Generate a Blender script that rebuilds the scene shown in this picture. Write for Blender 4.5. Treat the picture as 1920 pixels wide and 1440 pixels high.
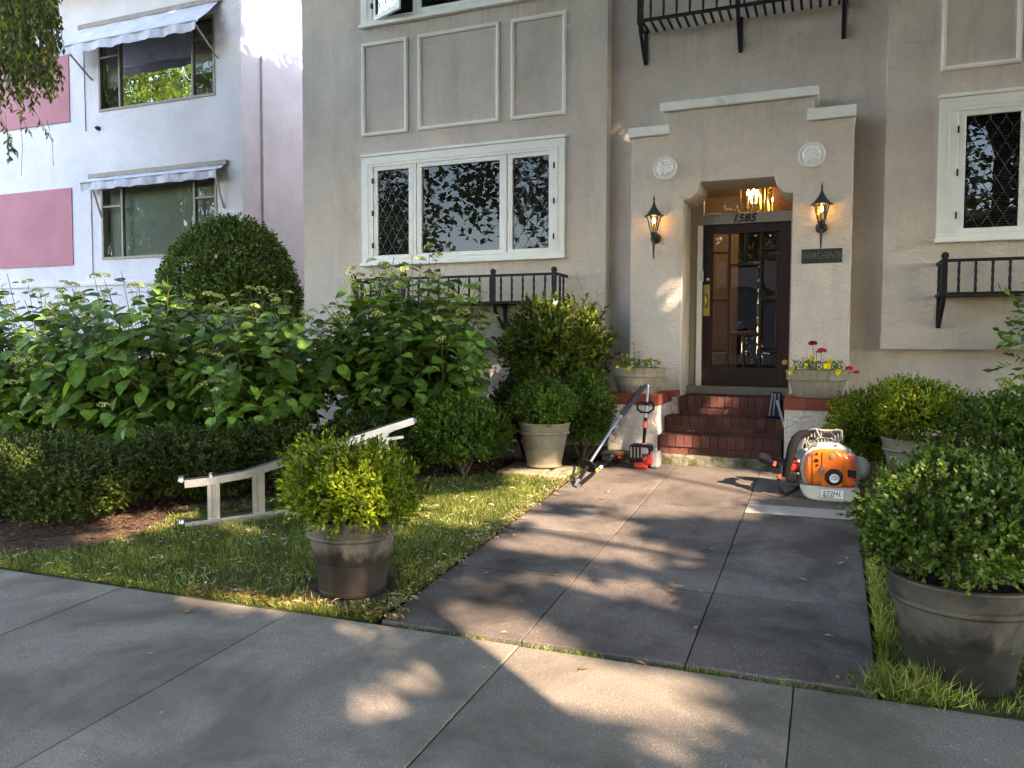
import bpy, math, random
import numpy as np
from mathutils import Vector, Matrix
for _o in list(bpy.data.objects): bpy.data.objects.remove(_o)
SC = bpy.context.scene
COL = SC.collection
PI = math.pi
# ---------------------------------------------------------------- camera
HC = 1.231                                   # camera height above the foot of the entrance steps
FPX, YAW, PITCH, ROLL = 1465.2, math.radians(22.064), math.radians(2.798), math.radians(0.206)
_fwd = np.array([-math.sin(YAW)*math.cos(PITCH), math.cos(YAW)*math.cos(PITCH), -math.sin(PITCH)])
_rt = np.array([math.cos(YAW), math.sin(YAW), 0.0]); _up = np.cross(_rt, _fwd)
_r2 = _rt*math.cos(ROLL) + _up*math.sin(ROLL); _u2 = -_rt*math.sin(ROLL) + _up*math.cos(ROLL)
cam = bpy.data.cameras.new('camera'); camo = bpy.data.objects.new('camera', cam); COL.objects.link(camo)
cam.sensor_width = 36.0; cam.lens = 36.0*FPX/1920.0; cam.clip_start = 0.05; cam.clip_end = 1000
camo.matrix_world = Matrix(((_r2[0], _u2[0], -_fwd[0], 0), (_r2[1], _u2[1], -_fwd[1], 0), (_r2[2], _u2[2], -_fwd[2], HC), (0, 0, 0, 1)))
SC.camera = camo
# ---------------------------------------------------------------- sky, sun, exposure
SUN_AZ, SUN_EL = math.radians(55), math.radians(33)      # az from the facade normal towards +X
SUND = np.array([math.cos(SUN_EL)*math.sin(SUN_AZ), -math.cos(SUN_EL)*math.cos(SUN_AZ), math.sin(SUN_EL)])
W = bpy.data.worlds.new('World'); SC.world = W; W.use_nodes = True
nt = W.node_tree; nt.nodes.clear()
sky = nt.nodes.new('ShaderNodeTexSky'); sky.sky_type = 'NISHITA'; sky.sun_disc = False
sky.sun_elevation = SUN_EL; sky.sun_rotation = PI - SUN_AZ; sky.air_density = 1.0; sky.dust_density = 0.15; sky.ozone_density = 1.8
bg = nt.nodes.new('ShaderNodeBackground'); bg.inputs[1].default_value = 0.15
wo = nt.nodes.new('ShaderNodeOutputWorld'); nt.links.new(sky.outputs[0], bg.inputs[0]); nt.links.new(bg.outputs[0], wo.inputs[0])
sl = bpy.data.lights.new('sun', 'SUN'); sl.energy = 2.05; sl.angle = math.radians(0.53); sl.color = (1.0, 0.88, 0.74)
so = bpy.data.objects.new('sun', sl); COL.objects.link(so)
so.rotation_euler = Vector((-SUND[0], -SUND[1], -SUND[2])).to_track_quat('-Z', 'Y').to_euler(); so.location = (12, -9, 14)
SC.view_settings.view_transform = 'Standard'; SC.view_settings.look = 'None'; SC.view_settings.gamma = 1.0
SC.view_settings.exposure = 3.35
if hasattr(SC.view_settings, 'use_white_balance'): SC.view_settings.use_white_balance = True; SC.view_settings.white_balance_temperature = 7900; SC.view_settings.white_balance_tint = 17
SC.render.engine = 'CYCLES'; SC.cycles.use_denoising = True; SC.cycles.max_bounces = 7; SC.cycles.diffuse_bounces = 4
SC.cycles.glossy_bounces = 4; SC.cycles.transmission_bounces = 6; SC.cycles.transparent_max_bounces = 12
SC.cycles.sample_clamp_indirect = 6.0; SC.cycles.caustics_reflective = False; SC.cycles.caustics_refractive = False
# ---------------------------------------------------------------- pixel (1920x1440) -> place
def ray(u, v):
    a, b = (u-960)/FPX, (v-720)/FPX
    return _r2*a - _u2*b + _fwd
def WY(u, v, Y):                              # the point of that pixel on the upright plane y = Y
    d = ray(u, v); p = d*(Y/d[1]); return np.array([p[0], p[1], p[2]+HC])
def zg(X, Y): return 0.0695*(Y-8.2) + 0.01*(X+1.6)          # front garden and path
def zs(X, Y): return -0.3128 + 0.045*(Y-3.7) + 0.01*(X+1.6)  # public sidewalk
def G(u, v, dz=0.0):
    r = ray(u, v); t = (-.0695*8.2+.016-HC+dz)/(r[2]-.0695*r[1]-.01*r[0]); return np.array([r[0]*t, r[1]*t, HC+r[2]*t])
def GS(u, v):
    r = ray(u, v); t = (-.3128-.045*3.7+.016-HC)/(r[2]-.045*r[1]-.01*r[0]); return np.array([r[0]*t, r[1]*t, HC+r[2]*t])
def to_px(P):
    Q = P - np.array([0, 0, HC]); z = Q@_fwd
    return 960+FPX*(Q@_r2)/z, 720-FPX*(Q@_u2)/z
# ---------------------------------------------------------------- objects
def wloc(o):
    p = np.zeros(3)
    while o is not None: p += np.array(o.location); o = o.parent
    return p
def tag(o, label=None, cat=None, group=None, kind=None):
    if label: o['label'] = label
    if cat: o['category'] = cat
    if group: o['group'] = group
    if kind: o['kind'] = kind
    return o
def thing(name, label, cat, loc=(0, 0, 0), group=None):
    o = bpy.data.objects.new(name, None); COL.objects.link(o); o.location = tuple(float(c) for c in loc); o.empty_display_size = .1
    return tag(o, label, cat, group)
def link(name, me, parent=None, loc=(0, 0, 0), rot=None, scale=None):
    o = bpy.data.objects.new(name, me); COL.objects.link(o); o.parent = parent; o.location = tuple(float(c) for c in loc)
    if rot is not None: o.rotation_euler = rot
    if scale is not None: o.scale = scale if hasattr(scale, '__len__') else (scale,)*3
    return o
class MB:
    def __init__(s): s.v = []; s.f = []
    def add(s, vs, fs):
        n = len(s.v); s.v += [tuple(float(c) for c in p) for p in vs]; s.f += [tuple(n+i for i in f) for f in fs]; return s
    def box(s, x0, x1, y0, y1, z0, z1):
        return s.hexa([(x0, y0, z0), (x1, y0, z0), (x1, y1, z0), (x0, y1, z0)], [(x0, y0, z1), (x1, y0, z1), (x1, y1, z1), (x0, y1, z1)])
    def hexa(s, lo, hi):
        return s.add(list(lo)+list(hi), [(3, 2, 1, 0), (4, 5, 6, 7), (0, 1, 5, 4), (1, 2, 6, 5), (2, 3, 7, 6), (3, 0, 4, 7)])
    def bar(s, p, q, w, h, up=(0, 0, 1), w2=None, h2=None):
        p, q, up = np.array(p, float), np.array(q, float), np.array(up, float)
        d = (q-p)/np.linalg.norm(q-p); a = np.cross(d, up)
        if np.linalg.norm(a) < 1e-6: a = np.cross(d, (1, 0, 0))
        a /= np.linalg.norm(a); b = np.cross(a, d); w2 = w2 or w; h2 = h2 or h
        lo = [p-a*w/2-b*h/2, p+a*w/2-b*h/2, p+a*w/2+b*h/2, p-a*w/2+b*h/2]
        hi = [q-a*w2/2-b*h2/2, q+a*w2/2-b*h2/2, q+a*w2/2+b*h2/2, q-a*w2/2+b*h2/2]
        return s.hexa(lo, hi)
    def tube(s, pts, r, n=8, caps=True, sq=1.0):
        pts = [np.array(p, float) for p in pts]; m = len(pts); rs = r if hasattr(r, '__len__') else [r]*m
        vs = []; prev = None
        for i, p in enumerate(pts):
            d = pts[min(i+1, m-1)] - pts[max(i-1, 0)]; d = d/(np.linalg.norm(d)+1e-9)
            if prev is None:
                a = np.cross(d, (0, 0, 1)); a = np.cross(d, (1, 0, 0)) if np.linalg.norm(a) < .05 else a
            else: a = prev - d*(prev@d)
            a = a/np.linalg.norm(a); b = np.cross(d, a); prev = a
            for k in range(n):
                t = 2*PI*k/n; vs.append(p + (a*math.cos(t) + b*math.sin(t)*sq)*rs[i])
        fs = [(i*n+k, i*n+(k+1) % n, (i+1)*n+(k+1) % n, (i+1)*n+k) for i in range(m-1) for k in range(n)]
        if caps: fs += [tuple(range(n-1, -1, -1)), tuple((m-1)*n+k for k in range(n))]
        return s.add(vs, fs)
    def lathe(s, prof, c=(0, 0, 0), n=24, sx=1.0, sy=1.0, axis='z'):
        vs = []
        for r, z in prof:
            for k in range(n):
                t = 2*PI*k/n; x, y = r*math.cos(t)*sx, r*math.sin(t)*sy
                vs.append((c[0]+x, c[1]+y, c[2]+z) if axis == 'z' else ((c[0]+x, c[1]-z, c[2]+y) if axis == 'y' else (c[0]+z, c[1]+x, c[2]+y)))
        m = len(prof); fs = [(i*n+k, i*n+(k+1) % n, (i+1)*n+(k+1) % n, (i+1)*n+k) for i in range(m-1) for k in range(n)]
        if prof[0][0] > 1e-4: fs.append(tuple(range(n-1, -1, -1)))
        if prof[-1][0] > 1e-4: fs.append(tuple((m-1)*n+k for k in range(n)))
        return s.add(vs, fs)
    def prism(s, poly, y0, y1):               # polygon in xz, swept along y
        n = len(poly); vs = [(x, y0, z) for x, z in poly] + [(x, y1, z) for x, z in poly]
        return s.add(vs, [tuple(range(n)), tuple(range(2*n-1, n-1, -1))] + [(k, n+k, n+(k+1) % n, (k+1) % n) for k in range(n)])
    def mesh(s, name, mat, smooth=False):
        me = bpy.data.meshes.new(name); me.from_pydata(s.v, [], s.f); me.update()
        if mat is not None: me.materials.append(mat)
        import bmesh
        bm = bmesh.new(); bm.from_mesh(me); bmesh.ops.recalc_face_normals(bm, faces=bm.faces); bm.to_mesh(me); bm.free()
        if smooth:
            me.polygons.foreach_set('use_smooth', [True]*len(me.polygons))
            if hasattr(me, 'set_sharp_from_angle'): me.set_sharp_from_angle(angle=math.radians(40))
        return me
    def build(s, name, mat, parent=None, smooth=False, bevel=0, origin=None):
        base = wloc(parent) if parent is not None else (np.array(origin, float) if origin is not None else np.zeros(3))
        s.v = [tuple(np.array(p)-base) for p in s.v]
        o = link(name, s.mesh(name, mat, smooth), parent, base if parent is None else (0, 0, 0))
        if bevel:
            b = o.modifiers.new('bevel', 'BEVEL'); b.width = bevel; b.segments = 2; b.limit_method = 'ANGLE'; b.angle_limit = math.radians(35)
        return o
def fast_mesh(name, V, nper, mat, quads=None):
    """V (N*nper,3): N polygons of nper corners each, or shared index array quads (M,k)"""
    me = bpy.data.meshes.new(name); V = np.ascontiguousarray(V, np.float32); n = len(V)
    idx = np.arange(n, dtype=np.int32).reshape(-1, nper) if quads is None else np.ascontiguousarray(quads, np.int32)
    m, k = idx.shape
    me.vertices.add(n); me.vertices.foreach_set('co', V.ravel()); me.loops.add(m*k); me.loops.foreach_set('vertex_index', idx.ravel())
    me.polygons.add(m); me.polygons.foreach_set('loop_start', np.arange(0, m*k, k, dtype=np.int32)); me.update(calc_edges=True); me.validate()
    me.materials.append(mat); return me
def unit(a): return a/(np.linalg.norm(a, axis=-1, keepdims=True)+1e-9)
def leaf_cards(pos, d, n, L, Wd, fold=.12):
    d = unit(d); sd = unit(np.cross(d, n)); n = unit(np.cross(sd, d)); L = np.asarray(L).reshape(-1, 1)*np.ones((len(pos), 1)); Wd = np.asarray(Wd).reshape(-1, 1)*np.ones((len(pos), 1))
    m = pos + d*L*.48 + n*L*fold
    return np.stack([pos, m+sd*Wd/2, pos+d*L, m-sd*Wd/2], 1).reshape(-1, 3)
def text_mesh(name, body, size, mat, extrude=.004, shear=0.0, spacing=1.0, bold=0.0):
    cu = bpy.data.curves.new(name, 'FONT'); cu.body = body; cu.size = size; cu.extrude = extrude; cu.shear = shear; cu.space_character = spacing; cu.offset = size*bold
    cu.align_x = 'CENTER'; cu.align_y = 'CENTER'; cu.resolution_u = 3
    ob = bpy.data.objects.new('tmp', cu); COL.objects.link(ob); bpy.context.view_layer.update()
    me = bpy.data.meshes.new_from_object(ob.evaluated_get(bpy.context.evaluated_depsgraph_get())); me.name = name
    bpy.data.objects.remove(ob); bpy.data.curves.remove(cu); me.materials.clear(); me.materials.append(mat); return me
# ---------------------------------------------------------------- materials
def newmat(name):
    m = bpy.data.materials.new(name); m.use_nodes = True; t = m.node_tree; t.nodes.clear()
    out = t.nodes.new('ShaderNodeOutputMaterial'); p = t.nodes.new('ShaderNodeBsdfPrincipled'); t.links.new(p.outputs[0], out.inputs[0])
    return m, t, p, out
def noise(t, scale, detail=4, rough=.55, dist=0.0, coord=None, stretch=None):
    n = t.nodes.new('ShaderNodeTexNoise'); n.inputs['Scale'].default_value = scale; n.inputs['Detail'].default_value = detail
    n.inputs['Roughness'].default_value = rough; n.inputs['Distortion'].default_value = dist
    c = coord or t.nodes.new('ShaderNodeTexCoord').outputs['Object']
    if stretch:
        mp = t.nodes.new('ShaderNodeMapping'); mp.inputs['Scale'].default_value = stretch; t.links.new(c, mp.inputs[0]); c = mp.outputs[0]
    t.links.new(c, n.inputs['Vector']); return n.outputs[0]
def ramp(t, fac, stops):
    r = t.nodes.new('ShaderNodeValToRGB'); e = r.color_ramp.elements
    while len(e) < len(stops): e.new(.5)
    for i, (p, c) in enumerate(stops): e[i].position = p; e[i].color = (c[0], c[1], c[2], 1) if hasattr(c, '__len__') else (c, c, c, 1)
    t.links.new(fac, r.inputs[0]); return r.outputs[0]
def mixc(t, fac, a, b, mode='MIX'):
    m = t.nodes.new('ShaderNodeMix'); m.data_type = 'RGBA'; m.blend_type = mode; ins = [i for i in m.inputs if i.type == 'RGBA']
    for src, dst in ((fac, m.inputs[0]), (a, ins[0]), (b, ins[1])):
        if hasattr(src, 'is_linked') or hasattr(src, 'links'): t.links.new(src, dst)
        elif hasattr(src, '__len__'): dst.default_value = (src[0], src[1], src[2], 1)
        else: dst.default_value = src
    return [o for o in m.outputs if o.type == 'RGBA'][0]
def bump(t, p, h, dist, strength=1.0, prev=None):
    b = t.nodes.new('ShaderNodeBump'); b.inputs['Distance'].default_value = dist; b.inputs['Strength'].default_value = strength
    t.links.new(h, b.inputs['Height'])
    if prev is not None: t.links.new(prev, b.inputs['Normal'])
    t.links.new(b.outputs[0], p.inputs['Normal']); return b.outputs[0]
def mul(c, k): return tuple(min(1, x*k) for x in c)
def M(name, col, rough=.6, metal=0.0, var=.18, scale=7, bscale=0, bdist=.003, rnd=0.0, spec=None, dirt=None, dscale=2.5, dlo=.5, dhi=.7, stretch=None, speck=None, coat=0, zst=None):
    m, t, p, out = newmat(name)
    c = ramp(t, noise(t, scale, 5, .6, stretch=stretch), [(.3, mul(col, 1-var)), (.7, mul(col, 1+var))])
    if speck:                                 # (scale, colour, threshold): fine aggregate
        c = mixc(t, ramp(t, noise(t, speck[0], 2, .5), [(speck[2], 0), (speck[2]+.06, 1)]), c, speck[1])
    if dirt: c = mixc(t, ramp(t, noise(t, dscale, 6, .65, .4, stretch=stretch), [(dlo, 0), (dhi, 1)]), c, dirt)
    if zst:                                   # (height, colour): grime that has crept up from the ground
        sx = t.nodes.new('ShaderNodeSeparateXYZ'); t.links.new(t.nodes.new('ShaderNodeTexCoord').outputs['Object'], sx.inputs[0]); ad = t.nodes.new('ShaderNodeMath'); ad.operation = 'MULTIPLY_ADD'; t.links.new(noise(t, 6, 6, .7, .5), ad.inputs[0]); ad.inputs[1].default_value = -.34; t.links.new(sx.outputs[2], ad.inputs[2])
        c = mixc(t, ramp(t, ad.outputs[0], [(max(0, zst[0]-.17), .85), (max(.02, zst[0]-.10), 0)]), c, zst[1])
    if rnd:
        oi = t.nodes.new('ShaderNodeObjectInfo'); v = ramp(t, oi.outputs['Random'], [(0, 1-rnd), (1, 1+rnd)])
        r_ = t.nodes.new('ShaderNodeMapRange'); r_.inputs[3].default_value = 1-rnd; r_.inputs[4].default_value = 1+rnd; t.links.new(oi.outputs['Random'], r_.inputs[0])
        hs = t.nodes.new('ShaderNodeHueSaturation'); t.links.new(r_.outputs[0], hs.inputs['Value']); t.links.new(c, hs.inputs['Color']); c = hs.outputs[0]
    t.links.new(c, p.inputs['Base Color']); p.inputs['Roughness'].default_value = rough; p.inputs['Metallic'].default_value = metal
    if spec is None and metal < .1: spec = .1 if rough > .7 else (.28 if rough > .45 else .5)
    if spec is not None: p.inputs['Specular IOR Level'].default_value = spec
    if coat: p.inputs['Coat Weight'].default_value = coat; p.inputs['Coat Roughness'].default_value = .15
    if bscale: bump(t, p, noise(t, bscale, 5, .6, stretch=stretch), bdist)
    return m
def stucco(name, col, rel=1.0, streak=.3, dirt=(.2, .18, .15)):
    m, t, p, out = newmat(name); co = t.nodes.new('ShaderNodeTexCoord').outputs['Object']
    c = ramp(t, noise(t, 1.1, 6, .65, .3, co), [(.3, mul(col, .86)), (.7, mul(col, 1.08))])
    st = ramp(t, noise(t, 1.6, 6, .7, .2, co, (2.2, 2.2, .5)), [(.5, 0), (.8, streak)])
    c = mixc(t, st, c, dirt)
    fl = ramp(t, noise(t, 26, 3, .6, 0, co), [(.68, 0), (.8, .25)]); c = mixc(t, fl, c, mul(col, .7))
    t.links.new(c, p.inputs['Base Color']); p.inputs['Roughness'].default_value = .9; p.inputs['Specular IOR Level'].default_value = .1
    b = bump(t, p, noise(t, 9, 4, .55, 1.6, co, (1, 1, 1.5)), .022*rel, .9); b = bump(t, p, noise(t, 38, 4, .6, .6, co), .012*rel, .9, b)
    return m
def leafmat(name, dark, light, rough=.42, trans=.3, spec=.35, extra=None):
    m, t, p, out = newmat(name); g = t.nodes.new('ShaderNodeNewGeometry')
    oi = t.nodes.new('ShaderNodeObjectInfo'); ad = t.nodes.new('ShaderNodeMath'); ad.operation = 'FRACT'
    a2 = t.nodes.new('ShaderNodeMath'); a2.operation = 'ADD'; t.links.new(g.outputs['Random Per Island'], a2.inputs[0]); t.links.new(oi.outputs['Random'], a2.inputs[1]); t.links.new(a2.outputs[0], ad.inputs[0])
    st = [(0, mul(dark, .7)), (.55, tuple((a+b)/2 for a, b in zip(dark, light))), (.85, light), (1, mul(light, 1.5))]  # random leaf tones widened to stand in for self-shadow and highlights
    if extra: st = [(0, mul(dark, .7)), (.5, tuple((a+b)/2 for a, b in zip(dark, light))), (.8, light), (.94, mul(light, 1.4)), (.955, extra)]
    c = ramp(t, ad.outputs[0], st)
    n_ = ramp(t, noise(t, 3.0, 3), [(.33, .6), (.67, 1.35)]); c = mixc(t, 1.0, c, n_, 'MULTIPLY')
    t.links.new(c, p.inputs['Base Color']); p.inputs['Roughness'].default_value = rough; p.inputs['Specular IOR Level'].default_value = spec*.5
    tr = t.nodes.new('ShaderNodeBsdfTranslucent'); c2 = mixc(t, 1.0, c, (1.5, 1.35, .5), 'MULTIPLY'); t.links.new(c2, tr.inputs[0])
    mx = t.nodes.new('ShaderNodeMixShader'); mx.inputs[0].default_value = trans; t.links.new(p.outputs[0], mx.inputs[1]); t.links.new(tr.outputs[0], mx.inputs[2]); t.links.new(mx.outputs[0], out.inputs[0])
    return m
def glassmat(name, ior=1.75, tint=(.92, .95, .95), rough=0.0, wav=0.0):
    m, t, p, out = newmat(name); t.nodes.remove(p)
    tr = t.nodes.new('ShaderNodeBsdfTransparent'); tr.inputs[0].default_value = (*tint, 1); gl = t.nodes.new('ShaderNodeBsdfGlossy'); gl.inputs['Roughness'].default_value = rough
    fr = t.nodes.new('ShaderNodeFresnel'); fr.inputs[0].default_value = ior; mx = t.nodes.new('ShaderNodeMixShader')
    if wav:
        b = t.nodes.new('ShaderNodeBump'); b.inputs['Distance'].default_value = wav; t.links.new(noise(t, 3.0, 2, .4), b.inputs['Height']); t.links.new(b.outputs[0], gl.inputs['Normal'])
    t.links.new(fr.outputs[0], mx.inputs[0]); t.links.new(tr.outputs[0], mx.inputs[1]); t.links.new(gl.outputs[0], mx.inputs[2]); t.links.new(mx.outputs[0], out.inputs[0]); return m
def emit(name, col, s):
    m, t, p, out = newmat(name); p.inputs['Emission Color'].default_value = (*col, 1); p.inputs['Emission Strength'].default_value = s; p.inputs['Base Color'].default_value = (*col, 1); return m
MAT = dict(
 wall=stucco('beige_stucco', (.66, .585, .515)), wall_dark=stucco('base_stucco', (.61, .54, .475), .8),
 white_wall=stucco('white_stucco', (.64, .63, .66), .7, .12, (.5, .5, .52)), side_wall=stucco('pinkish_stucco', (.82, .765, .765), .5, .1, (.6, .5, .5)),
 trim=M('white_trim_paint', (.82, .83, .79), .45, var=.06, scale=5, bscale=60, bdist=.0012, dirt=(.36, .37, .33), dscale=5, dlo=.62, dhi=.85),
 moulding=M('panel_moulding_paint', (.86, .85, .81), .5, var=.05, bscale=50, bdist=.0015),
 plaster=M('medallion_plaster', (.82, .83, .79), .6, var=.1, scale=16, bscale=34, bdist=.014),
 coping=M('coping_paint', (.80, .81, .77), .5, var=.07, bscale=25, bdist=.004, dirt=(.34, .36, .3), dscale=4, dlo=.6, dhi=.85),
 iron=M('black_iron', (.006, .007, .010), .5, 0, spec=.3, var=.3, bscale=40, bdist=.002),
 lantern=M('lantern_metal', (.02, .02, .02), .5, .2, var=.3, bscale=60, bdist=.001),
 glass=glassmat('window_glass', 1.52, (.85, .9, .9), 0, .0006), door_glass=glassmat('bevelled_door_glass', 2.0, (.9, .9, .9), 0, .004), lamp_glass=glassmat('amber_lamp_glass', 1.45, (1, .8, .45)),
 old_glass=glassmat('old_window_glass', 1.85, (.8, .86, .82), .01, .003),
 lead=M('lead_came', (.10, .10, .10), .5, .3), blind=M('blind_slat', (.10, .11, .105), .6, var=.04), blind_light=M('pale_blind_slat', (.52, .54, .5), .6, var=.04),
 curtain=M('curtain', (.38, .40, .35), .9, var=.05), room=M('room_wall', (.28, .26, .24), .9, var=.05),
 wood=M('dark_door_wood', (.032, .012, .009), .45, spec=.3, var=.3, scale=6, stretch=(9, 9, .6), bscale=18, bdist=.001),
 brass=M('worn_brass', (.5, .36, .1), .38, .9, var=.25, bscale=30, bdist=.001), chrome=M('lock_metal', (.6, .6, .58), .3, 1),
 frame_dark=M('bronze_window_frame', (.22, .19, .16), .5, .2), black=M('black_plastic', (.009, .009, .010), .5, spec=.3, var=.2, bscale=70, bdist=.0008),
 rubber=M('black_foam', (.007, .007, .007), .9, spec=.12, var=.2), orange=M('orange_plastic', (.72, .145, .012), .33, var=.07, bscale=50, bdist=.0006, coat=.3),
 redp=M('red_plastic', (.45, .03, .018), .35, var=.1), rorange=M('orange_red_plastic', (.7, .075, .02), .4, var=.1), whitep=M('pale_grey_plastic', (.40, .40, .38), .4, var=.06, dirt=(.36, .35, .31), dscale=8, dlo=.55, dhi=.8),
 framep=M('grey_frame_plastic', (.2, .2, .19), .5), greyp=M('grey_plastic', (.2, .2, .21), .5), alu=M('aluminium', (.40, .40, .41), .33, 1.0, var=.1, scale=14, stretch=(1, 1, 1), bscale=60, bdist=.0005), steel=M('steel_tube', (.5, .52, .58), .28, .9, var=.1),
 cover=M('blade_cover_grey', (.06, .06, .066), .6), yellow=M('yellow_sticker', (.75, .6, .05), .5), white_sticker=M('white_sticker', (.7, .7, .68), .5), ink=M('black_ink', (.015, .015, .018), .5, var=.05),
 pot=M('weathered_concrete_pot', (.19, .155, .12), .85, var=.3, scale=5, bscale=45, bdist=.003, dirt=(.085, .07, .055), dscale=3.2, dlo=.43, dhi=.58, stretch=(1, 1, .7), zst=(.25, (.022, .018, .014))),
 pot_dark=M('dark_concrete_pot', (.105, .093, .075), .85, var=.3, scale=5, bscale=45, bdist=.003, dirt=(.05, .046, .038), dscale=3.0, dlo=.43, dhi=.58, zst=(.2, (.022, .02, .016))),
 pot_pale=M('pale_concrete_pot', (.27, .235, .17), .85, var=.22, scale=5, bscale=45, bdist=.002, dirt=(.2, .18, .12), dscale=3.0, dlo=.46, dhi=.66),
 bowl=M('stone_bowl', (.27, .235, .17), .8, var=.15, scale=9, bscale=50, bdist=.002, dirt=(.17, .15, .1), dscale=3, dlo=.52, dhi=.75, stretch=(4, 4, .6)),
 siding=M('house_siding', (.25, .26, .27), .8), shingle=M('roof_shingle', (.08, .075, .07), .9),
 soil=M('potting_soil', (.03, .022, .016), .95, var=.4, scale=30, bscale=40, bdist=.02),
 brick=M('red_brick', (.155, .05, .036), .62, var=.28, scale=14, bscale=55, bdist=.004, rnd=.38, dirt=(.035, .022, .018), dscale=6, dlo=.46, dhi=.64),
 cap_brick=M('cap_brick', (.24, .055, .032), .6, var=.15, scale=12, bscale=55, bdist=.002, rnd=.12), mortar=M('mortar', (.12, .085, .07), .9, bscale=60, bdist=.003),
 plinth=M('mossy_concrete', (.22, .2, .15), .9, var=.3, scale=9, bscale=18, bdist=.02, dirt=(.07, .075, .03), dscale=5, dlo=.42, dhi=.6),
 sidewalk=M('sidewalk_concrete', (.225, .19, .152), .88, var=.16, scale=2.2, bscale=170, bdist=.004, rnd=.15, dirt=(.15, .127, .10), dscale=1.3, dlo=.44, dhi=.62, speck=(150, (.36, .33, .29), .57)),
 path=M('path_concrete', (.15, .124, .107), .9, var=.2, scale=2.4, bscale=170, bdist=.0035, rnd=.16, dirt=(.085, .072, .064), dscale=1.5, dlo=.44, dhi=.62, speck=(150, (.29, .25, .22), .57)),
 pale_strip=M('pale_concrete_patch', (.42, .38, .33), .85, var=.1, scale=6, bscale=60, bdist=.003, dirt=(.35, .31, .27), dscale=5, dlo=.55, dhi=.8),
 joint=M('joint_dirt', (.06, .05, .04), .95, var=.4, scale=20, bscale=40, bdist=.01),
 stone=M('paving_stone', (.33, .28, .21), .85, var=.2, scale=6, bscale=25, bdist=.008, dirt=(.12, .11, .06), dscale=6), asphalt=M('asphalt', (.05, .05, .052), .9, var=.2, bscale=90, bdist=.004), kerb=M('kerb_concrete', (.3, .29, .27), .85, bscale=40, bdist=.004),
 earth=M('earth', (.075, .05, .035), .95, var=.35, scale=9, bscale=16, bdist=.03, dirt=(.035, .028, .02), dscale=2.2), mulch=M('bark_mulch', (.115, .07, .048), .95, var=.45, scale=26, bscale=30, bdist=.03, dirt=(.05, .03, .02), dscale=5),
 turf=M('turf_soil', (.06, .07, .025), .95, var=.35, scale=12, bscale=25, bdist=.02, dirt=(.09, .07, .04), dscale=4),
 grass=leafmat('grass_blade', (.08, .125, .02), (.235, .285, .07), .5, .35, .25, (.42, .36, .17)), straw=leafmat('dry_litter', (.30, .22, .10), (.52, .44, .28), .7, .2, .2),
 amber_litter=leafmat('amber_litter', (.36, .2, .07), (.55, .4, .17), .7, .25, .2),
 hedge=leafmat('shaded_hedge_leaf', (.014, .03, .006), (.07, .11, .016), .36, .25, .45, (.2, .15, .05)), box=leafmat('boxwood_leaf', (.024, .062, .008), (.12, .21, .024), .36, .28, .45), box_yellow=leafmat('bright_box_leaf', (.055, .10, .008), (.24, .32, .025), .36, .32, .4, (.3, .27, .05)), box_blue=leafmat('glossy_box_leaf', (.03, .07, .012), (.125, .21, .03), .36, .25, .5, (.3, .26, .13)),  # hedge is boxwood leaf darkened in colour to stand in for canopy shade
 dome=leafmat('dome_leaf', (.03, .065, .012), (.125, .195, .035), .4, .25, .4), ever=leafmat('evergreen_leaf', (.032, .06, .010), (.14, .18, .026), .32, .28, .5, (.22, .26, .04)),
 hyd=leafmat('hydrangea_leaf', (.05, .115, .024), (.15, .28, .05), .38, .3, .4), umbel=leafmat('hydrangea_umbel', (.30, .38, .12), (.52, .56, .26), .7, .25, .2),
 stem=M('green_stem', (.12, .13, .05), .7), twig=M('brown_twig', (.11, .075, .045), .85, bscale=40, bdist=.004), bark=M('bark', (.1, .08, .065), .9, var=.3, scale=8, bscale=12, bdist=.03, stretch=(2, 2, .4)),
 tree=leafmat('street_tree_leaf', (.04, .075, .012), (.12, .18, .03), .45, .4, .35), weep=leafmat('weeping_leaf', (.05, .085, .025), (.16, .2, .06), .45, .35, .35, (.34, .3, .08)), floral_green=leafmat('flower_foliage', (.06, .12, .02), (.16, .26, .05), .5, .3, .3),
 petal_y=leafmat('yellow_petal', (.75, .5, .01), (.85, .66, .02), .6, .25, .2), petal_r=leafmat('crimson_petal', (.42, .008, .03), (.68, .02, .10), .6, .25, .2), petal_d=leafmat('dark_red_petal', (.16, .004, .01), (.34, .01, .03), .6, .2, .2), petal_o=leafmat('orange_petal', (.6, .22, .01), (.75, .4, .03), .6, .2, .2), petal_k=M('dark_petal_centre', (.04, .01, .008), .7),
 pink=stucco('pink_panel', (.44, .20, .225), .25, .1, (.4, .2, .2)), awning=M('awning_canvas', (.50, .52, .58), .8, var=.1, scale=4, bscale=120, bdist=.001, dirt=(.3, .3, .33), dscale=3, dlo=.5, dhi=.8), bronze=M('bronze_plaque', (.045, .055, .048), .5, .5, var=.3, bscale=40, bdist=.002), bronze_hi=M('bronze_letters', (.16, .17, .14), .5, .5, var=.3),
 hall=M('warm_hall_wall', (.46, .37, .27), .8, var=.05), hall_wood=M('hall_woodwork', (.16, .075, .035), .5, var=.2), hall_floor=M('hall_floor', (.08, .045, .03), .4), bulb=emit('lamp_bulb', (1, .7, .36), 9), candle=M('candle_sleeve', (.6, .55, .42), .6), crystal=glassmat('chandelier_glass', 1.5, (1, .9, .75)),
 cable=M('black_cable', (.03, .03, .035), .6), pipe=M('grey_pipe', (.42, .38, .38), .6), stain=M('dark_paint', (.1, .1, .1), .6), felt=M('roof_felt', (.1, .1, .1), .9),
)

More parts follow.
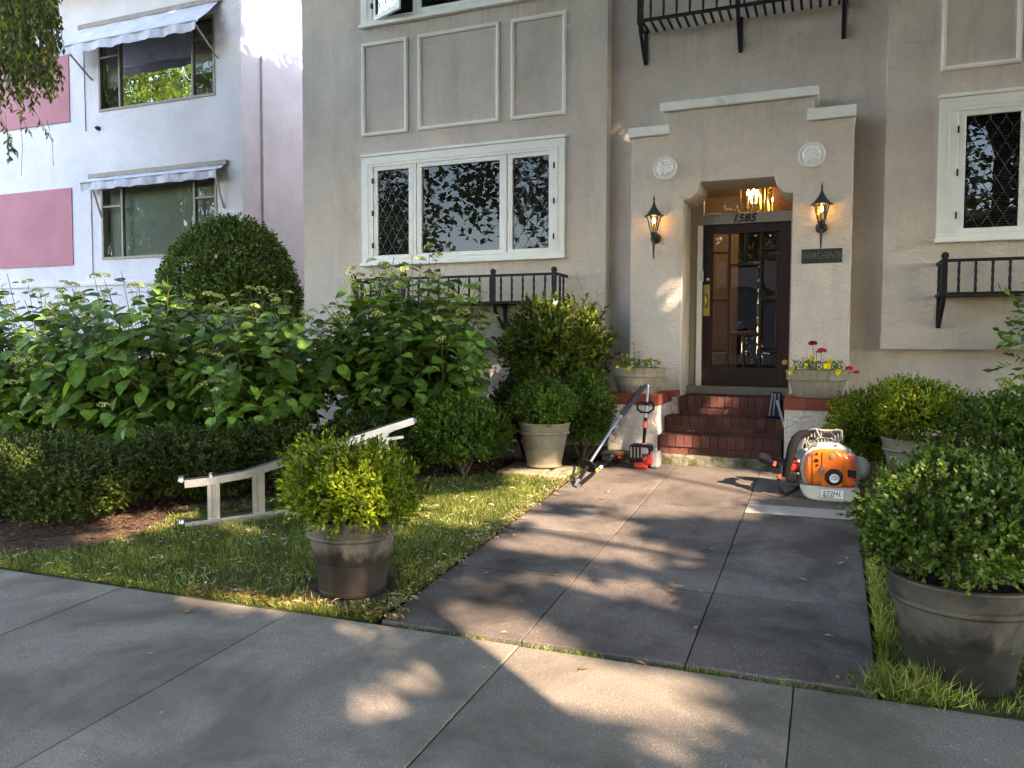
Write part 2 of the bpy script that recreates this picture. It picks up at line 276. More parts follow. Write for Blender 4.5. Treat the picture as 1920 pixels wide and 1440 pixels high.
def streakmat(name, col, amount):
    """rain-washed grime: dark runs that thin out downwards, bare wall between them"""
    m, t, p, out = newmat(name); tc = t.nodes.new('ShaderNodeTexCoord'); sx = t.nodes.new('ShaderNodeSeparateXYZ'); t.links.new(tc.outputs['Generated'], sx.inputs[0])
    p.inputs['Base Color'].default_value = (*col, 1); p.inputs['Roughness'].default_value = .9; p.inputs['Specular IOR Level'].default_value = .1
    r = ramp(t, noise(t, 1.0, 5, .7, 0, tc.outputs['Object'], (26, 1, 1.2)), [(.46, 0), (.72, 1)]); g = ramp(t, sx.outputs[2], [(0, 0), (.55, .35), (1, 1)]); e = ramp(t, sx.outputs[0], [(0, 0), (.12, 1), (.88, 1), (1, 0)])
    a = mixc(t, 1.0, mixc(t, 1.0, r, g, 'MULTIPLY'), e, 'MULTIPLY'); mu = t.nodes.new('ShaderNodeMath'); mu.operation = 'MULTIPLY'; mu.inputs[1].default_value = amount; t.links.new(a, mu.inputs[0])
    tr = t.nodes.new('ShaderNodeBsdfTransparent'); mx = t.nodes.new('ShaderNodeMixShader'); t.links.new(mu.outputs[0], mx.inputs[0]); t.links.new(tr.outputs[0], mx.inputs[1]); t.links.new(p.outputs[0], mx.inputs[2]); t.links.new(mx.outputs[0], out.inputs[0]); return m
MAT['streak'] = streakmat('rain_streaks', (.18, .155, .125), .2)
# ================================================================ the setting
R = np.random.default_rng(7)
random.seed(5)
def ter(X, Y):
    return np.where(Y > 8.2, 0.01*(X+1.6)-.05, np.where(Y > 3.7, 0.0695*(Y-8.2)+.01*(X+1.6)-.05, np.where(Y > -.9, -.3128+.045*(Y-3.7)+.01*(X+1.6)-.05, -.72+.01*(X+1.6))))
xs = np.unique(np.concatenate([np.linspace(-160, 160, 41), np.linspace(-16, 10, 53)])); ys = np.unique(np.concatenate([np.linspace(-160, 160, 41), [-.9001, -.9, 3.7, 3.7001, 8.2], np.linspace(-4, 14, 37)]))
gx, gy = np.meshgrid(xs, ys); V = np.stack([gx, gy, ter(gx, gy)], -1).reshape(-1, 3); nx, ny = len(xs), len(ys)
q = np.array([(j*nx+i, j*nx+i+1, (j+1)*nx+i+1, (j+1)*nx+i) for j in range(ny-1) for i in range(nx-1)])
tag(link('ground', fast_mesh('ground', V, 4, MAT['earth'], q)), kind='structure')
def sheet(name, poly, zf, dz, mat, kind='structure', step=.35, parent=None):
    """a ground sheet cut to a polygon, following the slope"""
    import bmesh
    bm = bmesh.new(); f = bm.faces.new([bm.verts.new((x, y, 0)) for x, y in poly]); bmesh.ops.triangulate(bm, faces=[f])
    me = bpy.data.meshes.new(name)
    for ax in (0, 1):
        lo = min(p[ax] for p in poly); hi = max(p[ax] for p in poly); k = lo+step
        while k < hi:
            co = [0, 0, 0]; co[ax] = k; no = [0, 0, 0]; no[ax] = 1
            bmesh.ops.bisect_plane(bm, geom=bm.verts[:]+bm.edges[:]+bm.faces[:], plane_co=co, plane_no=no); k += step
    for v in bm.verts: v.co.z = zf(v.co.x, v.co.y)+dz
    bmesh.ops.recalc_face_normals(bm, faces=bm.faces)
    if sum(fc.normal.z for fc in bm.faces) < 0: bmesh.ops.reverse_faces(bm, faces=bm.faces)
    bm.to_mesh(me); bm.free(); me.materials.append(mat); return tag(link(name, me, parent, (0, 0, 0) if parent is None else -wloc(parent)), kind=kind)
BED = [(-14, 3.78), (-7, 3.8), (-5.77, 3.93), (-5.25, 4.14), (-5.12, 4.5), (-5.1, 4.86), (-5.3, 5.2), (-4.78, 5.8), (-3.9, 6.68), (-3.05, 7.26), (-2.55, 7.6), (-2.35, 8.0)]
sheet('lawn', [(-14, 3.692), (-2.34, 3.692), (-2.34, 8.12), (-14, 8.12)], zg, -.012, MAT['turf'])
sheet('planting_bed', BED + [(-2.35, 9.38), (-14, 9.38)], lambda x, y: zg(x, min(y, 8.2)), .004, MAT['mulch'])
sheet('verge_strip', [(.262, 3.692), (6, 3.692), (6, 6.3), (.262, 6.3)], zg, -.012, MAT['turf'])
sheet('planting_bed_by_path', [(.262, 6.3), (6, 6.3), (6, 9.38), (.262, 9.38)], lambda x, y: zg(x, min(y, 8.2)), .004, MAT['mulch'])
sheet('bare_earth_patch', [(-2.745+.40*math.cos(a), 4.10+.36*math.sin(a)) for a in np.linspace(0, 2*PI, 20)[:-1]], zg, -.003, MAT['earth'])
# path of concrete slabs, pieces of one path
path = tag(bpy.data.objects.new('path', None), kind='structure'); COL.objects.link(path); path.location = (-1.04, 5.9, zg(-1.04, 5.9)-.1)
def slab(name, parent, x0, x1, y0, y1, zf, mat, g=.003, th=.09, dz=0):
    b = MB(); h = g*2.6; c = [(x0+g, y0+h), (x1-g, y0+h), (x1-g, y1-h), (x0+g, y1-h)]
    b.hexa([(x, y, zf(x, y)-th) for x, y in c], [(x, y, zf(x, y)+dz) for x, y in c]); return b.build(name, mat, parent, bevel=.006)
sheet('path_joint_filler', [(-2.3, 3.75), (.225, 3.75), (.225, 8.14), (-2.3, 8.14)], zg, -.007, MAT['joint'], parent=path)
PX = [-2.31, -1.46, -.61, .235]; PY = [3.735, 4.70, 5.65, 6.52, 8.15]
for i in range(3):
    for j in range(4): 
        if i == 2 and j == 3: slab('path_slab', path, PX[i], PX[i+1], 6.79, 8.15, zg, MAT['path'])
        else: slab('path_slab', path, PX[i], PX[i+1], PY[j], PY[j+1], zg, MAT['path'], dz=random.uniform(-.003, .003))
slab('pale_patch', path, -.61, .235, 6.52, 6.79, zg, MAT['pale_strip'], dz=.001)
walk = tag(bpy.data.objects.new('sidewalk', None), kind='structure'); COL.objects.link(walk); walk.location = (-1.6, 2.2, zs(-1.6, 2.2)-.1)
sheet('sidewalk_joint_filler', [(-8.2, -.1), (3.9, -.1), (3.9, 3.67), (-8.2, 3.67)], zs, -.008, MAT['joint'], parent=walk)
SX = [-8.25, -6.9, -5.55, -4.215, -2.875, -1.45, -.115, 1.24, 2.6, 4.0]
for i in range(len(SX)-1):
    for y0, y1 in ((1.35, 3.69), (-.2, 1.35)): slab('sidewalk_slab', walk, SX[i], SX[i+1], y0, y1, zs, MAT['sidewalk'], dz=random.uniform(-.003, .003))
tag(MB().box(-160, 160, -11, -1.15, -.7, -.62).build('road', MAT['asphalt']), kind='structure')
b = MB().box(-160, 160, -1.15, -.9, -.75, -.49); tag(b.build('kerb', MAT['kerb'], bevel=.02), kind='structure')
sheet('verge', [(-40, -.9), (40, -.9), (40, -.2), (-40, -.2)], zs, -.02, MAT['turf'], step=4)
# ================================================================ beige apartment building
AB = thing('apartment_building', 'beige stucco apartment building with arched porch entrance and two bays', 'building', (-1.0, 9.4, 0))
YM, YB, YP, YD = 9.4, 9.2, 8.95, 9.57; HR = 8.1
def holed(mb, x0, x1, z0, z1, y, holes, depth):
    cx = sorted({x0, x1, *[h[0] for h in holes], *[h[1] for h in holes]}); cz = sorted({z0, z1, *[h[2] for h in holes], *[h[3] for h in holes]})
    idx = {(x, z): i for i, (x, z) in enumerate((x, z) for x in cx for z in cz)}; vs = [(x, y, z) for x in cx for z in cz]; fs = []
    for a, b_ in zip(cx, cx[1:]):
        for c, d in zip(cz, cz[1:]):
            if any(h[0] <= a and b_ <= h[1] and h[2] <= c and d <= h[3] for h in holes): continue
            fs.append((idx[a, c], idx[b_, c], idx[b_, d], idx[a, d]))
    mb.add(vs, fs)
    for h in holes:
        p = [(h[0], h[2]), (h[1], h[2]), (h[1], h[3]), (h[0], h[3])]
        mb.add([(x, y, z) for x, z in p]+[(x, y+depth, z) for x, z in p], [(k, (k+1) % 4, 4+(k+1) % 4, 4+k) for k in range(4)])
    return mb
def raw(mb, name, mat, parent):               # no normal recalculation needed for open shells
    return mb.build(name, mat, parent)
m = MB(); holed(m, -7.06, 5.2, -.4, HR, YM, [(-6.25, -2.7, 1.5, HR-.2), (.65, 4.2, 1.5, HR-.2), (-2.05, .1, .02, 3.5)], .2)
m.add([(-7.06, YM, -.4), (-7.06, 22, -.4), (-7.06, 22, HR), (-7.06, YM, HR)], [(0, 1, 2, 3)]); m.add([(5.2, YM, -.4), (5.2, 22, -.4), (5.2, 22, HR), (5.2, YM, HR)], [(3, 2, 1, 0)])
m.add([(-7.06, 22, -.4), (5.2, 22, -.4), (5.2, 22, HR), (-7.06, 22, HR)], [(0, 1, 2, 3)])
raw(m, 'wall', MAT['wall_dark'], AB)
MB().box(-7.1, 5.24, 9.16, 22.05, HR, HR+.14).build('roof', MAT['felt'], AB)
def ring(mb, x0, x1, z0, z1, w, y0, y1, wt=None, wb=None):
    wt = wt or w; wb = wb or w
    mb.box(x0, x0+w, y0, y1, z0+wb, z1-wt); mb.box(x1-w, x1, y0, y1, z0+wb, z1-wt); mb.box(x0, x1, y0, y1, z0, z0+wb); mb.box(x0, x1, y0, y1, z1-wt, z1); return mb
def lattice(x0, x1, z0, z1, y, dx=.14, dz=.245):
    mb = MB(); w = .0052
    def seg(c0, s):                            # lines z = c0 + s*x clipped to the pane
        pts = []
        for x in (x0, x1):
            z = c0+s*(x-x0)
            if z0 <= z <= z1: pts.append((x, z))
        for z in (z0, z1):
            x = x0+(z-c0)/s
            if x0 < x < x1: pts.append((x, z))
        if len(pts) >= 2 and abs(pts[0][1]-pts[1][1]) > .02: mb.bar((pts[0][0], y, pts[0][1]), (pts[1][0], y, pts[1][1]), w, .004, (0, 1, 0)) if False else mb.bar((pts[0][0], y, pts[0][1]), (pts[1][0], y, pts[1][1]), .004, w, np.cross((pts[1][0]-pts[0][0], 0, pts[1][1]-pts[0][1]), (0, 1, 0)))
    s = dz/dx; k = -12
    while k < 24: seg(z0+k*dz*1.0, s); seg(z0+k*dz*1.0, -s); k += 1
    return mb
def blinds(x0, x1, z0, z1, y, pitch=.026, tilt=.55):
    mb = MB(); z = z0+.01
    while z < z1:
        mb.add([(x0, y-.011*math.cos(tilt), z-.011*math.sin(tilt)), (x1, y-.011*math.cos(tilt), z-.011*math.sin(tilt)), (x1, y+.011*math.cos(tilt), z+.011*math.sin(tilt)), (x0, y+.011*math.cos(tilt), z+.011*math.sin(tilt))], [(0, 1, 2, 3)]); z += pitch
    return mb
def room(parent, x0, x1, z0, z1, y0, y1, mat):
    m = MB().add([(x0, y0, z0), (x1, y0, z0), (x1, y1, z0), (x0, y1, z0), (x0, y0, z1), (x1, y0, z1), (x1, y1, z1), (x0, y1, z1)], [(0, 1, 2, 3), (4, 7, 6, 5), (1, 2, 6, 5), (2, 3, 7, 6), (3, 0, 4, 7)]); return m.build('room', mat, parent)
def bay_window(dx, dz, open_sash=False):
    x0, x1, z0, z1 = -5.925+dx, -3.03+dx, 2.315+dz, 3.79+dz
    w = MB(); ring(w, x0, x1, z0+.03, z1-.025, .178, 9.158, 9.24, .14, .06)
    for xm in (-5.11+dx, -3.82+dx): w.box(xm-.022, xm+.022, 9.166, 9.24, z0+.09, z1-.125)
    win = w.build('window', MAT['trim'], AB, bevel=.004)
    MB().box(x0-.012, x1+.012, 9.135, 9.2, z1-.025, z1+.012).build('drip_cap', MAT['trim'], win, bevel=.006)
    MB().box(x0-.015, x1+.02, 9.125, 9.2, z0-.012, z0+.03).build('sill', MAT['trim'], win, bevel=.006)
    ring(MB(), x0+.09, x1-.09, z0+.075, z1-.11, .014, 9.150, 9.162).build('inner_bead', MAT['trim'], win)
    for i, (a, b_) in enumerate(((-5.68, -5.205), (-5.012, -3.898), (-3.722, -3.24))):
        a += dx; b_ += dx; za, zb = 2.44+dz, 3.578+dz; bw = .066 if i != 1 else .07
        fr = ring(MB(), a-bw, b_+bw, za-.062, zb+.062, bw, 9.172, 9.215)
        gl = MB().add([(a, 9.2, za), (b_, 9.2, za), (b_, 9.2, zb), (a, 9.2, zb)], [(0, 1, 2, 3)])
        la = lattice(a, b_, za, zb, 9.194) if i != 1 else None
        if i == 0 and open_sash:               # swung outwards on its hinges
            px, c, s_ = a-bw, math.cos(.42), math.sin(.42)
            for mb in (fr, gl, la): mb.v = [(px+(p[0]-px)*c-(9.2-p[1])*0, p[1]-(p[0]-px)*s_, p[2]) for p in mb.v]
        sash = fr.build('sash', MAT['trim'], win, bevel=.004); gl.build('pane', MAT['glass'], win)
        if la: la.build('lead_lattice', MAT['lead'], win)
        blinds(a-.05, b_+.05, za-.03, zb+.03, 9.27).build('blind', MAT['blind'], win)
        if i != 1:
            hx = a-bw-.006 if i == 0 else b_+bw+.006
            for zz in (.12, .5, .88): MB().box(hx-.008, hx+.008, 9.148, 9.172, za+(zb-za)*zz-.035, za+(zb-za)*zz+.035).build('hinge', MAT['iron'], win)
    room(win, x0+.07, x1-.07, z0-.25, z1+.25, 9.36, 11.5, MAT['room'])
for dx in (0, 6.92):
    m = MB(); bx0, bx1 = -6.415+dx, -2.52+dx
    holed(m, bx0, bx1, 1.21, HR, YB, [(-5.84+dx, -3.115+dx, 2.36+dz, 3.74+dz) for dz in (0, 3.17)], .18)
    m.add([(bx0, YB, 1.21), (bx1, YB, 1.21), (bx1, YM, 1.21), (bx0, YM, 1.21), (bx0, YB, HR), (bx1, YB, HR), (bx1, YM, HR), (bx0, YM, HR)], [(0, 3, 2, 1), (1, 2, 6, 5), (3, 0, 4, 7)])
    raw(m, 'bay_wall', MAT['wall'], AB)
    bay_window(dx, 0); bay_window(dx, 3.17, dx == 0)
    for a, b_ in ((-5.925, -5.222), (-5.066, -3.91), (-3.752, -3.03)):
        p = MB(); ring(p, a+dx, b_+dx, 4.048, 5.28, .045, 9.168, 9.2); ring(p, a+.012+dx, b_-.012+dx, 4.06, 5.268, .018, 9.158, 9.1685)
        p.build('panel_moulding', MAT['moulding'], AB, bevel=.006)
# porch front with scooped opening
def arc(cx, cz, r, a0, a1, n=8): return [(cx+r*math.cos(math.radians(a0+(a1-a0)*k/n)), cz+r*math.sin(math.radians(a0+(a1-a0)*k/n))) for k in range(n+1)]
poly = [(-2.155, .05), (-1.56, .05)] + arc(-1.56, 3.062, .19, -90, 0) + arc(-.394, 3.062, .19, 180, 270) + [(-.394, .05), (.195, .05), (.195, 3.612), (-.2, 3.612), (-.2, 3.867), (-1.78, 3.867), (-1.78, 3.612), (-2.155, 3.612)]
MB().prism(poly, YP, YD-.03).build('porch_front', MAT['wall'], AB, bevel=.012)
for x0, x1, z0, z1 in ((-1.825, -.158, 3.867, 3.968), (-2.188, -1.716, 3.612, 3.722), (-.264, .207, 3.612, 3.735)):
    MB().box(x0, x1, YP-.045, YM-.02, z0+.002, z1).build('coping', MAT['coping'], AB, bevel=.01)
for cx, cz in ((-1.762, 3.24), (-.214, 3.256)):
    m = MB().lathe([(.134, 0), (.136, .012), (.13, .026), (.118, .03), (.11, .022), (.098, .02), (.09, .034), (.06, .05), (.03, .056), (0, .058)], (cx, YP, cz), 40, axis='y')
    for k in range(30): a = 2*PI*k/30; m.lathe([(.0085, 0), (.0075, .006), (0, .011)], (cx+.122*math.cos(a), YP-.026, cz+.122*math.sin(a)), 6, axis='y')
    for k in range(9): a = 2*PI*k/9; m.lathe([(.022, 0), (.02, .012), (.012, .02), (0, .024)], (cx+.068*math.cos(a), YP-.038, cz+.068*math.sin(a)), 8, axis='y')
    m.build('medallion', MAT['plaster'], AB, smooth=True)
# door set
TA = M('taupe_paint', (.30, .27, .235), .5, var=.06)
m = MB(); m.box(-1.56, -1.412, 9.50, 9.60, .70, 3.10); m.box(-1.412, -.394, 9.515, 9.60, 2.668, 2.785); m.box(-1.412, -.394, 9.515, 9.60, 3.12, 3.25); m.box(-.43, -.394, 9.50, 9.60, .70, 3.10)
fr = m.build('door_frame', TA, AB, bevel=.004)
MB().box(-1.475, -1.415, 9.478, 9.4995, .70, 2.66).build('door_jamb', MAT['trim'], fr, bevel=.004)
MB().add([(-1.40, 9.55, 2.785), (-.44, 9.55, 2.785), (-.44, 9.55, 3.12), (-1.40, 9.55, 3.12)], [(0, 1, 2, 3)]).build('transom_pane', MAT['door_glass'], fr)
tm = text_mesh('house_number', '1585', .125, MAT['ink'], .004, .28, 1.08, .022); link('house_number', tm, fr, np.array((-.955, 9.508, 2.722))-wloc(AB), (PI/2, 0, 0))
MB().box(-1.56, -.394, 9.36, 9.53, .672, .765).build('threshold', M('worn_threshold', (.2, .165, .125), .6, var=.2, bscale=30, bdist=.003), AB, bevel=.008)
D0, D1, DZ0, DZ1 = -1.412, -.43, .772, 2.662
GX = [-1.302, -1.115, -.755, -.555]; GZ = [.985, 2.56]
m = MB(); m.box(D0, GX[0], 9.55, 9.595, DZ0, DZ1); m.box(GX[3], D1, 9.55, 9.595, DZ0, DZ1); m.box(GX[0], GX[3], 9.551, 9.594, DZ0, GZ[0]); m.box(GX[0], GX[3], 9.551, 9.594, GZ[1], DZ1)
door = m.build('door', MAT['wood'], AB, bevel=.004)
zc = lambda v: WY(1400, v, 9.57)[2]
cols = [(GX[0], GX[1], [GZ[0], zc(658), zc(562), zc(472), GZ[1]]), (GX[2], GX[3], [GZ[0], zc(658), zc(562), zc(468), GZ[1]])]
mu = MB(); panes = []
for x in (GX[1], GX[2]): mu.box(x-.012, x+.012, 9.548, 9.59, GZ[0], GZ[1])
for a, b_, zz in cols:
    for k in range(4):
        panes.append((a, b_, zz[k], zz[k+1]))
        if k: mu.box(a+.012 if a == GX[2] else a, b_-.012 if b_ == GX[1] else b_, 9.5485, 9.589, zz[k]-.011, zz[k]+.011)
xm = (GX[1]+GX[2])/2; zl, zu = zc(627), zc(496)
mu.box(GX[1]+.012, GX[2]-.012, 9.5485, 9.589, zl-.011, zl+.011); mu.box(GX[1]+.012, GX[2]-.012, 9.5485, 9.589, zu-.011, zu+.011)
mu.box(xm-.011, xm+.011, 9.549, 9.588, GZ[0], zl-.011); mu.box(xm-.011, xm+.011, 9.549, 9.588, zu+.011, GZ[1])
panes += [(GX[1], xm, GZ[0], zl), (xm, GX[2], GZ[0], zl), (GX[1], GX[2], zl, zu), (GX[1], xm, zu, GZ[1]), (xm, GX[2], zu, GZ[1])]
mu.build('glazing_bars', MAT['wood'], door, bevel=.003)
for a, b_, c, d in panes:
    e = .026; y = 9.566; a += .01; b_ -= .01; c += .01; d -= .01
    MB().add([(a, y, c), (b_, y, c), (b_, y, d), (a, y, d), (a+e, y-.008, c+e), (b_-e, y-.008, c+e), (b_-e, y-.008, d-e), (a+e, y-.008, d-e)], [(0, 1, 5, 4), (1, 2, 6, 5), (2, 3, 7, 6), (3, 0, 4, 7), (4, 5, 6, 7)]).build('pane', MAT['door_glass'], door)
pl = MB().box(-1.408, -1.335, 9.543, 9.55, 1.595, 1.965).build('handle_plate', MAT['brass'], door, bevel=.003)
MB().tube([(-1.37, 9.545, 1.70), (-1.37, 9.50, 1.715), (-1.37, 9.487, 1.76), (-1.37, 9.49, 1.82), (-1.37, 9.545, 1.85)], [.008, .011, .013, .011, .008], 8).build('handle', MAT['brass'], door, smooth=True)
MB().lathe([(.02, 0), (.02, .01), (.014, .014), (0, .014)], (-1.355, 9.55, 2.03), 14, axis='y').build('lock', MAT['chrome'], door, smooth=True)
MB().box(-1.436, -1.40, 9.462, 9.477, 2.0, 2.12).build('lock_guard', MAT['chrome'], door, bevel=.003)
# hallway behind the glass
m = MB().add([(-2.3, 9.63, .76), (.5, 9.63, .76), (.5, 14.5, .76), (-2.3, 14.5, .76), (-2.3, 9.63, 3.9), (.5, 9.63, 3.9), (.5, 14.5, 3.9), (-2.3, 14.5, 3.9)], [(4, 7, 6, 5), (1, 2, 6, 5), (2, 3, 7, 6), (3, 0, 4, 7)]); hall = m.build('hallway', MAT['hall'], AB)
MB().box(-2.3, .5, 9.63, 14.5, .70, .76).build('hall_floor', MAT['hall_floor'], hall)
for x0, x1 in ((-2.28, -1.9), (-.75, .48)): MB().box(x0, x1, 11.2, 11.28, .765, 3.88).build('hall_partition', MAT['hall_wood'] if x0 > -1 else MAT['hall'], hall)
MB().box(-1.14, .48, 10.75, 10.83, .765, 2.74).build('hall_dark_board', MAT['wood'], hall)  # dark board added to dim the hall seen through the door glass
for k in range(7): MB().box(-1.3, .3, 12.2+.28*k, 12.5+.28*k, .765, .95+.17*k).build('hall_stair', MAT['hall_wood'], hall)
m = MB(); [m.box(-1.84, -1.7, 10.9+i*1.3, 11.0+i*1.3, .765, 3.2) for i in range(2)]; m.build('hall_door_casing', MAT['trim'], hall)
def bulbs(parent, pts, r=.018, mat='bulb'):
    for p in pts: MB().lathe([(0, -r*1.6), (r*.7, -r), (r, 0), (r*.6, r*1.3), (0, r*2.4)], p, 8).build('bulb', MAT[mat], parent, smooth=True)
def lamp_light(name, loc, e, col, size, parent):
    l = bpy.data.lights.new(name, 'POINT'); l.energy = e; l.color = col; l.shadow_soft_size = size; o = bpy.data.objects.new(name, l); COL.objects.link(o); o.parent = parent; o.location = tuple(np.array(loc)-wloc(parent)); return o
def chandelier(c, s, label):
    t = thing('chandelier', label, 'chandelier', (c[0], c[1], c[2]-.25*s))
    x, y, z = c; cage = MB()
    for dz, rr in ((.2, .16), (-.22, .15)): cage.tube([(x+rr*s*math.cos(a), y+rr*s*math.sin(a), z+dz*s) for a in np.linspace(0, 2*PI, 13)], .008*s, 5, False)
    for k in range(6): a = k*PI/3; cage.tube([(x+.16*s*math.cos(a), y+.16*s*math.sin(a), z+.2*s), (x+.15*s*math.cos(a), y+.15*s*math.sin(a), z-.22*s)], .007*s, 5); cage.tube([(x+.16*s*math.cos(a), y+.16*s*math.sin(a), z+.2*s), (x, y, z+.36*s)], .007*s, 5)
    cage.tube([(x, y, z+.34*s), (x, y, 3.895)], .008, 5); cage.build('cage', MAT['brass'], t)
    for k in range(6):
        a, a2 = k*PI/3, (k+1)*PI/3; MB().add([(x+.155*s*math.cos(a), y+.155*s*math.sin(a), z-.2*s), (x+.155*s*math.cos(a2), y+.155*s*math.sin(a2), z-.2*s), (x+.155*s*math.cos(a2), y+.155*s*math.sin(a2), z+.19*s), (x+.155*s*math.cos(a), y+.155*s*math.sin(a), z+.19*s)], [(0, 1, 2, 3)]).build('glass_panel', MAT['crystal'], t)
    pts = [(x+.06*s*math.cos(a), y+.06*s*math.sin(a), z+.02*s) for a in (0.4, 1.9, 3.5, 5.0)]
    for p in pts: MB().tube([(p[0], p[1], p[2]-.13*s), (p[0], p[1], p[2]-.02*s)], .012*s, 6).build('candle', MAT['candle'], t)
    bulbs(t, pts, .022*s); lamp_light('chandelier_light', (x, y, z), 1.7*s, (1, .8, .58), .08, t); return t
chandelier((-.99, 11.0, 3.26), 1.0, 'lit brass lantern chandelier nearest the glass above the entrance door'); chandelier((-.84, 13.4, 3.58), .9, 'smaller lit chandelier farther back in the hallway')
# entrance steps of brick, stone plinth and piers
BR = {}
def brick(parent, x0, x1, y0, y1, z0, z1, mat='brick', j=.004):
    k = (mat,)
    if k not in BR:
        me = MB().box(-.5, .5, -.5, .5, -.5, .5).mesh('brick', MAT[mat]); BR[k] = me
    c = np.array(((x0+x1)/2, (y0+y1)/2+random.uniform(-1, 1)*.0025, (z0+z1)/2))-wloc(parent)
    o = link('brick', BR[k], parent, c, (random.uniform(-.006, .006), 0, random.uniform(-.006, .006)), (x1-x0-j*2, y1-y0, z1-z0)); return o
st = thing('entrance_steps', 'red brick entrance steps on a mossy plinth between two piers', 'steps', (-1.04, 8.6, 0))
b = MB().box(-2.26, .27, 8.15, 8.95, -.2, .104); b.build('plinth', MAT['plinth'], st, bevel=.02)
m = MB(); m.box(-1.645, -.42, 8.218, 8.9, .1041, .296); m.box(-1.645, -.42, 8.568, 9.0, .2961, .46); m.box(-1.56, -.41, 8.918, 9.4, .4601, .66); m.build('mortar_bed', MAT['mortar'], st)
for (yl, zA, zB, zC, xa, xb, yd) in ((8.2, .106, .184, .306, -1.645, -.425, 8.56), (8.55, .308, .372, .472, -1.645, -.425, 8.91), (8.9, .474, .556, .671, -1.555, -.405, 9.36)):
    n = 6; w = (xb-xa)/n
    for k in range(n+1):
        x0 = max(xa, xa+(k-.5)*w); x1 = min(xb, xa+(k+.5)*w); brick(st, x0, x1, yl+.012, yl+.1, zA, zB-.004)
    n = 14; w = (xb-xa)/n
    for k in range(n):
        brick(st, xa+k*w, xa+(k+1)*w, yl-.006, min(yl+.21, yd), zB, zC+random.uniform(-.002, .002), j=.003)
    n2 = 7; w2 = (xb-xa)/n2; y = yl+.213
    while y < yd-.03:
        for k in range(n2): brick(st, xa+k*w2, xa+(k+1)*w2, y, min(y+.1, yd), zB, zC-.003)
        y += .104
for nm, x0, x1, lb in (('porch_pier', -2.222, -1.652, 'cream porch pier with brick cap beside the leaning pole tools'), ('porch_pier', -.412, .222, 'cream porch pier with brick cap behind the orange blower')):
    t = thing(nm, lb, 'pier', ((x0+x1)/2, 8.6, .1), 'porch piers')
    MB().box(x0+.012, x1-.012, 8.215, 8.94, .106, .606).build('shaft', MAT['wall'], t, bevel=.012)
    MB().box(x0+.02, x1-.02, 8.22, 8.94, .6061, .69).build('mortar_bed', MAT['mortar'], t)
    for k in range(3):
        w = (x1-x0)/3
        for j, (y0, y1) in enumerate(((8.2, 8.44), (8.445, 8.69), (8.695, 8.938))): brick(t, x0+k*w, x0+(k+1)*w, y0, y1, .607, .722+random.uniform(-.002, .002), 'cap_brick', .002)
MB().box(-1.652, -1.562, 8.70, 8.945, .672, .735).build('cap_return', MAT['cap_brick'], AB, bevel=.004)
# ================================================================ white neighbour
NB = thing('white_house', 'white stucco house with pink panels and striped awnings', 'building', (-14, 11, 0))
NH = [(-12.92, -10.11, 5.62, 7.02), (-12.92, -10.11, 2.84, 4.215), (-20.4, -17.6, 5.62, 7.02), (-20.4, -17.6, 2.84, 4.215)]
m = MB(); holed(m, -24, -9.54, -.5, 7.95, 11, NH, .12); raw(m, 'wall', MAT['white_wall'], NB)
MB().add([(-9.54, 11, -.5), (-9.54, 22, -.5), (-9.54, 22, 7.95), (-9.54, 11, 7.95)], [(0, 1, 2, 3)]).build('side_wall', MAT['side_wall'], NB)
MB().add([(-24, 22, -.5), (-9.54, 22, -.5), (-9.54, 22, 7.95), (-24, 22, 7.95)], [(0, 1, 2, 3)]).build('rear_wall', MAT['white_wall'], NB)
MB().box(-24.3, -9.3, 10.55, 22.3, 7.95, 8.15).build('roof', M('eave_paint', (.6, .55, .42), .7), NB)
MB().tube([(-9.525, 11.5, -.2), (-9.525, 11.5, 7.9)], .022, 8).build('downpipe', MAT['pipe'], NB)
for z0, z1 in ((5.53, 6.925), (2.775, 4.265)): MB().box(-17.3, -13.685, 10.978, 10.999, z0, z1).build('pink_panel', MAT['pink'], NB)
for x, zt, zb in ((-13.28, 7.2, 5.3), (-13.17, 4.4, 2.55)): MB().tube([(x, 10.985, zt), (x+.01, 10.985, zb)], .007, 5).build('cable', MAT['cable'], NB)
MB().lathe([(.04, 0), (.04, .05), (.02, .09), (0, .09)], (-12.93, 11, 5.32), 10, axis='y').build('outlet', MAT['cable'], NB)
MB().box(-24, -9.538, 10.97, 10.999, 2.36, 2.42).build('ledge', MAT['white_wall'], NB)
for h in NH[:2] + NH[2:]:
    x0, x1, z0, z1 = h; w = ring(MB(), x0, x1, z0, z1, .05, 10.985, 11.06)
    for xm in (-12.39, -10.63): xm += x0+12.92; w.box(xm-.022, xm+.022, 10.99, 11.055, z0+.05, z1-.05)
    w.box(x0+.05, x0+.50, 10.992, 11.05, z0+.98, z0+1.02); w.box(x1-.49, x1-.05, 10.992, 11.05, z0+1.0, z0+1.04)
    win = w.build('window', MAT['frame_dark'], NB, bevel=.004)
    for a, b_ in ((x0+.05, x0+.51), (x0+.55, x0+2.27), (x0+2.31, x1-.05)): MB().add([(a, 11.03, z0+.05), (b_, 11.03, z0+.05), (b_, 11.03, z1-.05), (a, 11.03, z1-.05)], [(0, 1, 2, 3)]).build('pane', MAT['old_glass'], win)
    if z0 > 5: blinds(x0+.06, x1-.06, z0+.06, z0+.62, 11.14, .03, .5).build('blind', MAT['blind_light'], win)
    MB().box(x0, x1, 11.2, 11.21, z0+(.5 if z0 > 5 else 0), z1).build('curtain', MAT['curtain'], win); room(win, x0-.1, x1+.1, z0-.2, z1+.2, 11.13, 12.6, MAT['room'])
MB().box(-12.02, -11.72, 11.10, 11.13, 5.68, 5.98).build('paper_notice', MAT['white_sticker'], NB)
